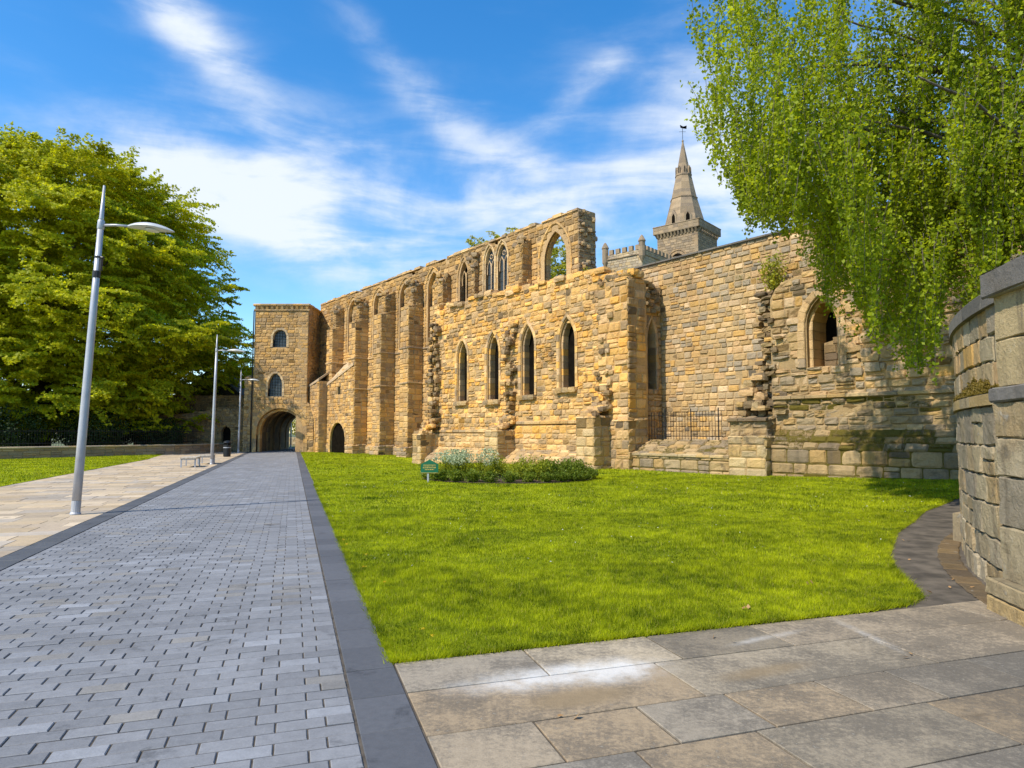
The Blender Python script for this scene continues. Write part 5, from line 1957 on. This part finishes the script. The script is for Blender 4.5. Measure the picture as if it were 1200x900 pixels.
# low wall and railing on the left
LWP = [(-47, 16), (-41.5, 27), (-36.5, 35), (-32.3, 41), (-28.6, 47), (-26.0, 51.5), (-25.2, 54), (-25, 57.9)]
lw_ = empty('low_wall', (-30, 45, 0), 0, 'low buff stone wall running along the verge under the beech', 'wall')
mb = MB()
cp = MB()
for (x0, y0), (x1, y1) in zip(LWP, LWP[1:]):
    d = Vector((x1 - x0, y1 - y0, 0))
    f_ = Fr((x0, y0, 0), d, Vector((d.y, -d.x, 0)))
    L_ = d.length
    panel(mb, f_, [(0, -.2), (L_, -.2), (L_, .6), (0, .6)], (), .4)
    courses(mb, f_.p, [[(0, -.05), (L_, -.05), (L_, .6), (0, .6)]], (.2, .32), (.5, 1.0), 'pale', (0, .02), tf=lambda a, b: .75)
    strip(cp, f_, 0, L_, .6, .16, .06, 'pale', (.8, 1.2))
    cp.hexa([f_.p(0, .605, .0), f_.p(L_, .605, .0), f_.p(L_, .605, -.44), f_.p(0, .605, -.44), f_.p(0, .74, .0), f_.p(L_, .74, .0), f_.p(L_, .74, -.44), f_.p(0, .74, -.44)], (.36, .32, .22))
part(mb, 'wall', M['stone_grey'], lw_, lw_)
part(cp, 'coping', M['stone_grey'], lw_, lw_)
rg = empty('park_railing', (-30, 45, .74), 0, 'long dark iron railing on the low wall in front of the beech', 'railing')
mb = MB()
for (x0, y0), (x1, y1) in zip(LWP[:-1], LWP[1:-1]):
    d = Vector((x1 - x0, y1 - y0, 0))
    n_ = int(d.length / .16)
    dn = d.normalized()
    off_ = Vector((-dn.y, dn.x, 0)) * .22
    for k in range(n_):
        q = Vector((x0, y0, 0)) + d * (k / n_) + off_
        mb.tube([(q.x, q.y, .74), (q.x, q.y, 1.9)], .012, 4)
    for z in (.95, 1.75):
        a_, b_ = Vector((x0, y0, z)) + off_, Vector((x1, y1, z)) + off_
        mb.tube([a_, b_], .018, 4)
part(mb, 'bars', M['iron'], rg, rg)

# ================================================================== TREES
def limb(mb, p0, p1, r0, r1, sag=0.0, n=6, wob=.25):
    p0, p1 = Vector(p0), Vector(p1)
    pts = []
    rr = []
    for i in range(n + 1):
        t_ = i / n
        q = p0.lerp(p1, t_)
        q.z += sag * math.sin(PI * t_)
        if 0 < i < n:
            q += Vector((R.uniform(-1, 1), R.uniform(-1, 1), R.uniform(-.5, .5))) * wob
        pts.append(q)
        rr.append(r0 + (r1 - r0) * t_)
    mb.tube(pts, rr, 7)
    return pts


def beech_like(name, label, cx, cy, prof, n_spray, leaves, lsize, leaf, trunk_r, cat='tree', spray=(1.6, .8), inner=.5, droop=.3, group=None, tz=None, zx=0.0):
    """broad tree of layered, flat, outward-drooping sprays; prof = [(z, radius)]"""
    t_ = empty(name, (cx, cy, 0), R.uniform(0, 0.01), label, cat, group)
    zs = np.array([p[0] for p in prof])
    rs = np.array([p[1] for p in prof])
    top = zs.max()
    mb = MB()
    mb.tube([(0, 0, -.2), (.1, 0, top * .15), (0, .1, top * .45), (.1, 0, top * .8)], [trunk_r * 1.3, trunk_r, trunk_r * .7, trunk_r * .2], 10)
    for k in range(26):
        z1 = R.uniform(zs.min() + 1, top * .92)
        r1 = float(np.interp(z1, zs, rs)) * R.uniform(.6, .9)
        a = R.uniform(0, 2 * PI)
        z0 = max(1.2, z1 * .55)
        limb(mb, (0, 0, z0), (r1 * math.cos(a), r1 * math.sin(a), z1), trunk_r * .35, .03, .6, 6, .2)
    mb.build('trunk', M['bark'], t_)
    # spray anchors: area-weighted over the crown surface, plus a few inside
    z = rng.uniform(zs.min(), top, n_spray * 3)
    r = np.interp(z, zs, rs)
    keep = rng.random(len(z)) < (r / rs.max()) ** .6
    z = z[keep][:n_spray]
    r = r[keep][:n_spray]
    n = len(z)
    a = rng.uniform(0, 2 * PI, n)
    lump = 1 + .10 * np.sin(3 * a + z * .9) + .08 * np.sin(5 * a - z * 1.6)
    f = np.where(rng.random(n) < inner, rng.uniform(.45, .85, n), rng.uniform(.80, 1.03, n)) * lump
    L = rng.uniform(.7, 1.3, n) * spray[0]
    Wd = rng.uniform(.7, 1.3, n) * spray[1]
    da = a + rng.normal(0, .35, n)
    dirx, diry = np.cos(da), np.sin(da)
    up = rng.normal(.12, .34, n) + np.where(z > top * .86, .55, 0)
    out = []
    m_ = leaves
    tt = rng.random((n, m_)) ** .8
    sd_ = rng.uniform(-1, 1, (n, m_)) * (1 - tt * .75)
    # twig combs: bunch leaves into side twigs so the outline is feathery
    tq = np.round(tt * 9) / 9 + rng.normal(0, .018, (n, m_))
    x = (np.cos(a) * r * f)[:, None] + dirx[:, None] * (tq - .5) * L[:, None] - diry[:, None] * sd_ * Wd[:, None] + dirx[:, None] * np.abs(sd_) * .35 * L[:, None]
    y = (np.sin(a) * r * f)[:, None] + diry[:, None] * (tq - .5) * L[:, None] + dirx[:, None] * sd_ * Wd[:, None] + diry[:, None] * np.abs(sd_) * .35 * L[:, None]
    zz = z[:, None] + up[:, None] * (tq - .3) * L[:, None] - droop * (tq ** 2) * L[:, None] - .12 * np.abs(sd_) * Wd[:, None] + rng.normal(0, .05, (n, m_))
    pos = np.stack([x.ravel(), y.ravel(), zz.ravel()], 1)
    fc = np.stack([np.repeat(np.cos(a) * .75, m_), np.repeat(np.sin(a) * .75, m_), np.full(n * m_, .75)], 1)
    fc, pos = fc[pos[:, 2] > .9], pos[pos[:, 2] > .9]
    o = np_mesh('crown', leaf_quads(pos, np.full(len(pos), lsize), face=fc), 4, leaf, t_)
    return t_


beech_like('beech_tree', 'huge bright yellow-green beech with layered branches behind the nearest lamp', -42.6, 60,
           [(1.8, 13.5), (5, 15.5), (10, 16.8), (15.5, 14.2), (19.5, 13.3), (22.5, 11.8), (24.6, 9.4), (25.8, 5.4), (26.4, 1.8)], 5400, 165, .26, M['leaf_beech'], .85, spray=(2.5, 1.15), inner=.45)
beech_like('beech_tree', 'second yellow-green beech at the left edge, behind the first', -58, 56, [(1.6, 9), (5, 12), (11, 13), (18, 11.5), (23, 8), (25.3, 2)], 1500, 130, .26, M['leaf_beech'], .7, spray=(2.5, 1.1), inner=.3)
# dark shrubs under the beech
for i, (x, y, r_, h_) in enumerate([(-41, 37, 2.6, 3.6), (-38, 42.5, 2.6, 3.2), (-35, 46, 2.4, 3.4), (-31.5, 50.0, 2.3, 3.2), (-28.8, 54.5, 2.0, 2.8), (-46, 31, 2.8, 4.0), (-33, 54, 2.6, 4), (-46, 40, 3.2, 4.5), (-43, 47, 3.2, 4.5), (-39, 53, 3.2, 4.5), (-36, 59, 3.2, 4.5), (-51, 34, 3.2, 4.5), (-48, 52, 3.5, 5)]):
    s_ = empty('shrub', (x, y, 0), 0, 'dark shrub in the shade behind the park railing', 'shrub', 'dark shrubs behind the park railing')
    n = 5200
    d = rng.normal(size=(n, 3))
    d /= np.linalg.norm(d, axis=1, keepdims=True)
    rr = rng.random(n) ** .4 * (1 + .18 * np.sin(d[:, 0] * 6 + i) * np.sin(d[:, 2] * 7))
    pos = np.stack([d[:, 0] * rr * r_, d[:, 1] * rr * r_, .2 + (d[:, 2] * .5 + .5) * rr * h_], 1)
    np_mesh('foliage', leaf_quads(pos, np.full(n, .17)), 4, M['leaf_dark'], s_)
    mb = MB()
    for k in range(5):
        mb.tube([(0, 0, 0), (R.uniform(-1, 1), R.uniform(-1, 1), h_ * .7)], [.06, .02], 5)
    mb.build('stem', M['bark'], s_)

beech_like('tree', 'pale yellow-green tree behind the broken wall, left of the gatehouse', -29.5, 76, [(4.5, 2.4), (7, 3.4), (9, 3.0), (11, 1.8), (12, .5)], 130, 90, .2, M['leaf_lime'], .2, spray=(1.0, .6), inner=.3)
beech_like('tree', 'light green tree behind the ruin, seen through its open pointed window', 1.3, 60, [(8, 3.5), (13, 5.0), (17, 5.3), (18.8, 4.0), (20.0, 1.6), (20.3, .4)], 420, 90, .22, M['leaf_lime'], .35, spray=(1.3, .7), inner=.4)

# hedge and low wall beyond the archway
hw = MB()
hf = Fr((-44, 95, 0), (1, 0, 0), (0, -1, 0))
panel(hw, hf, [(0, -.2), (22, -.2), (22, 1.0), (0, 1.0)], (), .4, (.4, .33, .22))
courses(hw, hf.p, [[(0, 0), (22, 0), (22, 1.0), (0, 1.0)]], (.25, .35), (.5, .9), 'pale')
o = hw.build('garden_wall', M['stone_grey'])
tag(o, 'low pale wall seen through the archway, below the hedge', 'wall')
n = 26000
pos = np.stack([rng.uniform(-44, -22, n), rng.uniform(96, 98.5, n), rng.uniform(.1, 1, n) ** .7 * 8], 1)
pos[:, 2] *= .82 + .18 * np.sin(pos[:, 0] * 1.7)
o = np_mesh('hedge', leaf_quads(pos, np.full(n, .26)), 4, M['leaf_lime'])
tag(o, 'bright green hedge seen through the archway', 'hedge')

# ---------------------------------------------------------------- weeping birch
bi_t = empty('birch_tree', (13.6, 15.6, 0), 0, 'weeping birch with long hanging leafy strands at the upper right', 'tree')
BO = Vector((13.6, 15.6, 0))
mbt = MB()
mbt.tube([(0, 0, -.2), (-.1, .05, 3), (.05, 0, 7), (-.1, .1, 11), (0, 0, 14)], [.34, .27, .21, .13, .04], 12)
zx_x = [3.2, 4.0, 4.8, 5.4, 5.9, 6.25, 6.6, 7.1, 7.7, 8.5, 9.0, 9.8, 10.6, 11.2, 12.5, 16]
zx_z = [9.6, 9.2, 7.5, 6.5, 6.15, 6.7, 6.1, 4.8, 4.5, 3.75, 3.1, 2.8, 3.7, 5.6, 6.5, 6.5]
tops_x = [3.2, 4.2, 5.5, 8, 11, 16]
tops_z = [10.6, 12.2, 13.2, 14.0, 14.5, 14]
strands = []
twigs = MB()
leafpos = []
limbs = []
for k in range(34):
    tx = R.uniform(6.0, 12.5) if k > 8 else R.uniform(5.4, 7.0)
    ty = R.uniform(11.6, 19.5)
    tx = max(tx, .43 * ty)
    ztop = float(np.interp(tx, tops_x, tops_z))
    zb = float(np.interp(tx, zx_x, zx_z))
    z1 = R.uniform(max(zb + 1.6, 6.0), ztop)
    zst = max(3.0, min(12.5, z1 - R.uniform(.6, 2.6)))
    limbs.append(limb(mbt, (0, 0, zst), tuple(Vector((tx, ty, z1)) - BO), R.uniform(.05, .12), .018, R.uniform(.2, .8), 8, .14))
allp = [p for lp in limbs for p in lp[2:]]
anch = []
for k in range(600):
    if k < 330:
        p = R.choice(allp) + Vector((R.gauss(0, .9), R.gauss(0, .9), R.gauss(0, .5)))
        anch.append((p.x + BO.x, p.y + BO.y, p.z))
    else:
        x = R.uniform(4.4, 11.9) if k % 3 else R.uniform(4.5, 7.0)
        zb = float(np.interp(x, zx_x, zx_z))
        anch.append((x, R.uniform(12.5, 18.5), zb + abs(R.gauss(0, 2.2)) + .9))
for (ax, ay, az_) in anch:
    xr = ax * 15.0 / max(11, min(20, ay)) - max(0, .28 - .1 * max(0, ax - 6))
    zb = float(np.interp(xr, zx_x, zx_z))
    zb = 1.65 + (zb - 1.65) * ay / 15.0
    if ax < 4.5 * ay / 15 or az_ < zb + .4:
        continue
    Lc = R.uniform(.9, 2.7)
    ns = R.randint(3, 7) if ax > 6.6 else R.randint(2, 4)
    cr = R.uniform(.14, .36)
    sway = (R.gauss(0, .14), R.gauss(0, .14))
    for q_ in range(ns):
        x, y = ax + R.gauss(0, cr), ay + R.gauss(0, cr)
        z = az_ + R.uniform(-.35, .35)
        Ls = min(Lc * R.uniform(.55, 1.1), z - zb + R.uniform(-.3, .15))
        if Ls < .25:
            continue
        n = int(Ls / .018)
        t_ = np.linspace(0, 1, n) ** 1.15
        wv = R.uniform(0, 6)
        px_ = x + sway[0] * t_ * Ls + (ax - x) * .45 * t_ + .05 * np.sin(t_ * 7 + wv)
        py_ = y + sway[1] * t_ * Ls + (ay - y) * .45 * t_ + .05 * np.cos(t_ * 6 + wv)
        pz_ = z - Ls * t_
        bush = (.055 + .075 * np.sin(t_ * 8 + wv) ** 2) * (1.25 - t_ * .8)
        leafpos.append(np.stack([px_ + rng.normal(0, 1, n) * bush, py_ + rng.normal(0, 1, n) * bush, pz_ + rng.normal(0, .05, n)], 1))
        idx = [0, n // 2, n - 1]
        twigs.tube([(px_[i_] - BO.x, py_[i_] - BO.y, pz_[i_]) for i_ in idx], [.007, .005, .003], 3, cap=False)
mbt.build('trunk', M['bark_birch'], bi_t, True)
twigs.build('twigs', M['bark_birch'], bi_t)
lp = np.concatenate(leafpos) - np.array(BO)
np_mesh('crown', leaf_quads(lp, np.full(len(lp), .084), aspect=.75), 4, M['leaf_birch'], bi_t)


# ---------------------------------------------------------------- plants rooted on the walls
def wall_plant(loc, label, h, n, spread, leaf, lsize=.07, up=1.0):
    p = empty('wall_plant', loc, 0, label, 'plant')
    mb = MB()
    pos = []
    for k in range(n):
        a = R.uniform(0, 2 * PI)
        e = Vector((math.cos(a) * spread * R.random(), math.sin(a) * spread * R.random(), h * R.uniform(.35, 1.0) * up))
        mb.tube([(0, 0, -.05), tuple(e * .5 + Vector((0, 0, .04))), tuple(e)], [.012, .008, .003], 4)
        for i in range(26):
            t_ = R.uniform(.25, 1.02)
            q = e * t_
            pos.append((q.x + R.gauss(0, .07), q.y + R.gauss(0, .07), q.z + R.gauss(0, .06)))
    mb.build('stem', M['bark'], p)
    np_mesh('foliage', leaf_quads(np.array(pos), np.full(len(pos), lsize)), 4, leaf, p)


wall_plant(FRM.p(10.75, 7.15, -.75), 'tall yellow-green sapling rooted on the broken wall head left of the deep lancet', 1.7, 34, .7, M['leaf_lime'], .12)
wall_plant(FB.p(1.7, 9.35, -.25), 'small yellow-green tuft on the ledge under the open window', .45, 12, .35, M['leaf_lime'])
wall_plant(F0.p(-.95, 9.35, .25), 'leafy tuft growing against the sill of the open window', .5, 8, .3, M['leaf_lime'])
wall_plant(FB.p(4.3, 8.95, -.2), 'brownish green tuft on top of the corner pier', .25, 9, .35, M['leaf_bed_mid'], .05)

# ================================================================== FLOWER BED
bed = MB()
vs = []
n = 40
for i in range(n):
    a = 2 * PI * i / n
    k = 1 + .04 * math.sin(3 * a)
    vs.append((-.1 + 3.1 * k * math.cos(a), 23.9 + 2.3 * k * math.sin(a), .03))
vs.append((-.1, 23.9, .13))
bed.add(vs, [(i, (i + 1) % n, n) for i in range(n)])
tag(bed.build('soil_bed', M['soil']), kind='structure')


def make_plant(kind):
    """kinds: dark mound, tall pale-flowered, mid-green clump, grey-leaved spray"""
    p = empty('bed_plant')
    mb = MB()
    h, r_, n, leaf, ls = {'dark': (.42, .36, 700, 'leaf_bed_dark', .075), 'pale': (.82, .34, 420, 'leaf_bed_mid', .08), 'mid': (.72, .4, 650, 'leaf_bed_mid', .08), 'tall': (.75, .42, 750, 'leaf_bed_dark', .09)}[kind]
    pos = []
    for k in range(24):
        a = R.uniform(0, 2 * PI)
        rr = r_ * math.sqrt(R.random())
        e = Vector((rr * math.cos(a), rr * math.sin(a), h * R.uniform(.6, 1.0) * (1.05 - .45 * (rr / r_) ** 2)))
        mb.tube([(e.x * .2, e.y * .2, 0), tuple(e)], [.008, .004], 4)
        for i in range(n // 24):
            t_ = R.uniform(.12, 1.0)
            pos.append((e.x * (.3 + .7 * t_) + R.gauss(0, .05), e.y * (.3 + .7 * t_) + R.gauss(0, .05), max(.02, e.z * t_ + R.gauss(0, .03))))
    mb.build('stem', M['leaf_bed_dark'], p)
    np_mesh('foliage', leaf_quads(np.array(pos), np.full(len(pos), ls), aspect=.5), 4, M[leaf], p)
    if kind == 'pale':
        pos = []
        for k in range(16):
            a = R.uniform(0, 2 * PI)
            rr = r_ * math.sqrt(R.random())
            for i in range(16):
                pos.append((rr * math.cos(a) + R.gauss(0, .04), rr * math.sin(a) + R.gauss(0, .04), h * R.uniform(.72, 1.08) + R.gauss(0, .015)))
        np_mesh('blossoms', leaf_quads(np.array(pos), np.full(len(pos), .05), aspect=.9), 4, M['petal_white'], p)
    return p


KL = {'dark': ('low dark green mound along the front rim of the flower bed', 'low dark mounds rimming the flower bed'),
      'pale': ('tall pale-flowered plant at the left of the flower bed', 'pale-flowered plants in the flower bed'),
      'mid': ('yellow-green leafy clump in the middle of the flower bed', 'yellow-green clumps in the flower bed'),
      'tall': ('dense dark green bush at the right end of the flower bed', 'dark bushes at the right end of the flower bed')}
proto = {k: make_plant(k) for k in KL}
used = set()


def put(kind, x, y, sc=1.0):
    o = proto[kind] if kind not in used else copy_tree(proto[kind])
    used.add(kind)
    o.location = (x, y, .05)
    o.rotation_euler = (0, 0, R.uniform(0, 6.28))
    o.scale = (sc, sc, sc * R.uniform(.9, 1.1))
    tag(o, KL[kind][0], 'plant', KL[kind][1])


for i in range(15):
    a = math.radians(183 + i * 174 / 14)
    put('dark', -.1 + 2.85 * math.cos(a), 23.9 + 2.05 * math.sin(a) + R.uniform(-.1, .1), R.uniform(.75, 1.05))
for i in range(15):
    put('pale', R.uniform(-2.6, -.6), 23.9 + R.uniform(-.9, 1.2), R.uniform(.75, 1.1))
for i in range(11):
    put('mid', R.uniform(-.7, 1.3), 23.7 + R.uniform(-1.2, 1.2), R.uniform(.8, 1.15))
for i in range(10):
    put('tall', R.uniform(1.0, 2.6), 23.8 + R.uniform(-1.1, 1.0), R.uniform(.8, 1.1))

# green notice board in the bed
sg = empty('garden_sign', (-2.75, 22.35, 0), math.radians(4), 'small green house-shaped sign on a grey post at the left end of the flower bed', 'sign')
mb = MB()
o5 = [(-.29, .30), (.29, .30), (.29, .60), (0, .76), (-.29, .60)]
mb.add([(x, -.015, z) for x, z in o5] + [(x, .015, z) for x, z in o5], [(0, 1, 2, 3, 4), (9, 8, 7, 6, 5)] + [(i, 5 + i, 5 + (i + 1) % 5, (i + 1) % 5) for i in range(5)])
mb.build('board', M['green_sign'], sg)
mb = MB()
mb.box(-.29, .29, -.022, -.017, .305, .32)
mb.box(-.2, .2, -.021, -.017, .585, .593)
for r_, (z, w) in enumerate(((.53, .20), (.47, .22), (.41, .15))):
    x = -w
    while x < w:
        l = R.uniform(.02, .06)
        mb.box(x, min(w, x + l), -.021, -.017, z, z + .028)
        x += l + .015
mb.lathe([(.0, 0), (.05, 0)], 12, (0, 0, 0))
mb.build('lettering', M['gold'], sg)
mb = MB()
mb.box(-.08, -.02, -.01, .04, 0, .32)
mb.build('post', M['galv'], sg)

# dandelions and daisies, dead leaves
dd = empty('dandelion')
mb = MB()
mb.tube([(0, 0, 0), (.005, 0, .05)], .002, 4)
mb.build('stalk', M['leaf_bed_mid'], dd)
ps = rng.normal(size=(40, 3)) * np.array([.009, .009, .003]) + np.array([.005, 0, .053])
np_mesh('flower', leaf_quads(ps, np.full(40, .014)), 4, M['petal_yellow'], dd)
DP = [(-.72, 5.5), (-.62, 5.32), (-1.35, 7.2), (-1.75, 8.0), (-2.35, 9.6), (-2.5, 10.0), (-1.9, 8.8)]
for i, (x, y) in enumerate(DP):
    o = dd if i == 0 else copy_tree(dd)
    o.location = (x, y, .02)
    o.rotation_euler = (0, 0, i)
    tag(o, 'yellow dandelion in the lawn close to the street border', 'flower', 'dandelions in the lawn')
n = 260
x = rng.uniform(-8, 12, n)
y = rng.uniform(8, 24, n)
k = np_in_poly(LAWN, x, y)
x, y = x[k], y[k]
cl = []
for a, b in zip(x, y):
    for i in range(int(R.uniform(1, 4))):
        cl.append((a + R.gauss(0, .12), b + R.gauss(0, .12), float(gz(a, b)) + .055))
o = np_mesh('daisies', leaf_quads(np.array(cl), np.full(len(cl), .022), flat=.8, aspect=1.0), 4, M['petal_daisy'])
tag(o, 'scattered tiny white daisies in the lawn', 'daisies', kind='stuff')
DL = [(4.9, 7.6), (4.75, 7.2), (5.1, 8.8), (6.0, 10.3), (1.75, 5.35), (.35, 4.05), (2.9, 5.05), (4.3, 7.0), (3.2, 7.35), (2.2, 6.3)]
cl = np.array([(a + R.gauss(0, .05), b + R.gauss(0, .05), .03 if b > 5.2 + a * .3 and a < 4.2 else .014) for a, b in DL for _ in range(2)])
o = np_mesh('fallen_leaves', leaf_quads(cl, np.full(len(cl), .05), flat=.9), 4, M['dry_leaf'])
tag(o, 'a few dry fallen leaves on the paving and lawn edge', 'leaves', kind='stuff')
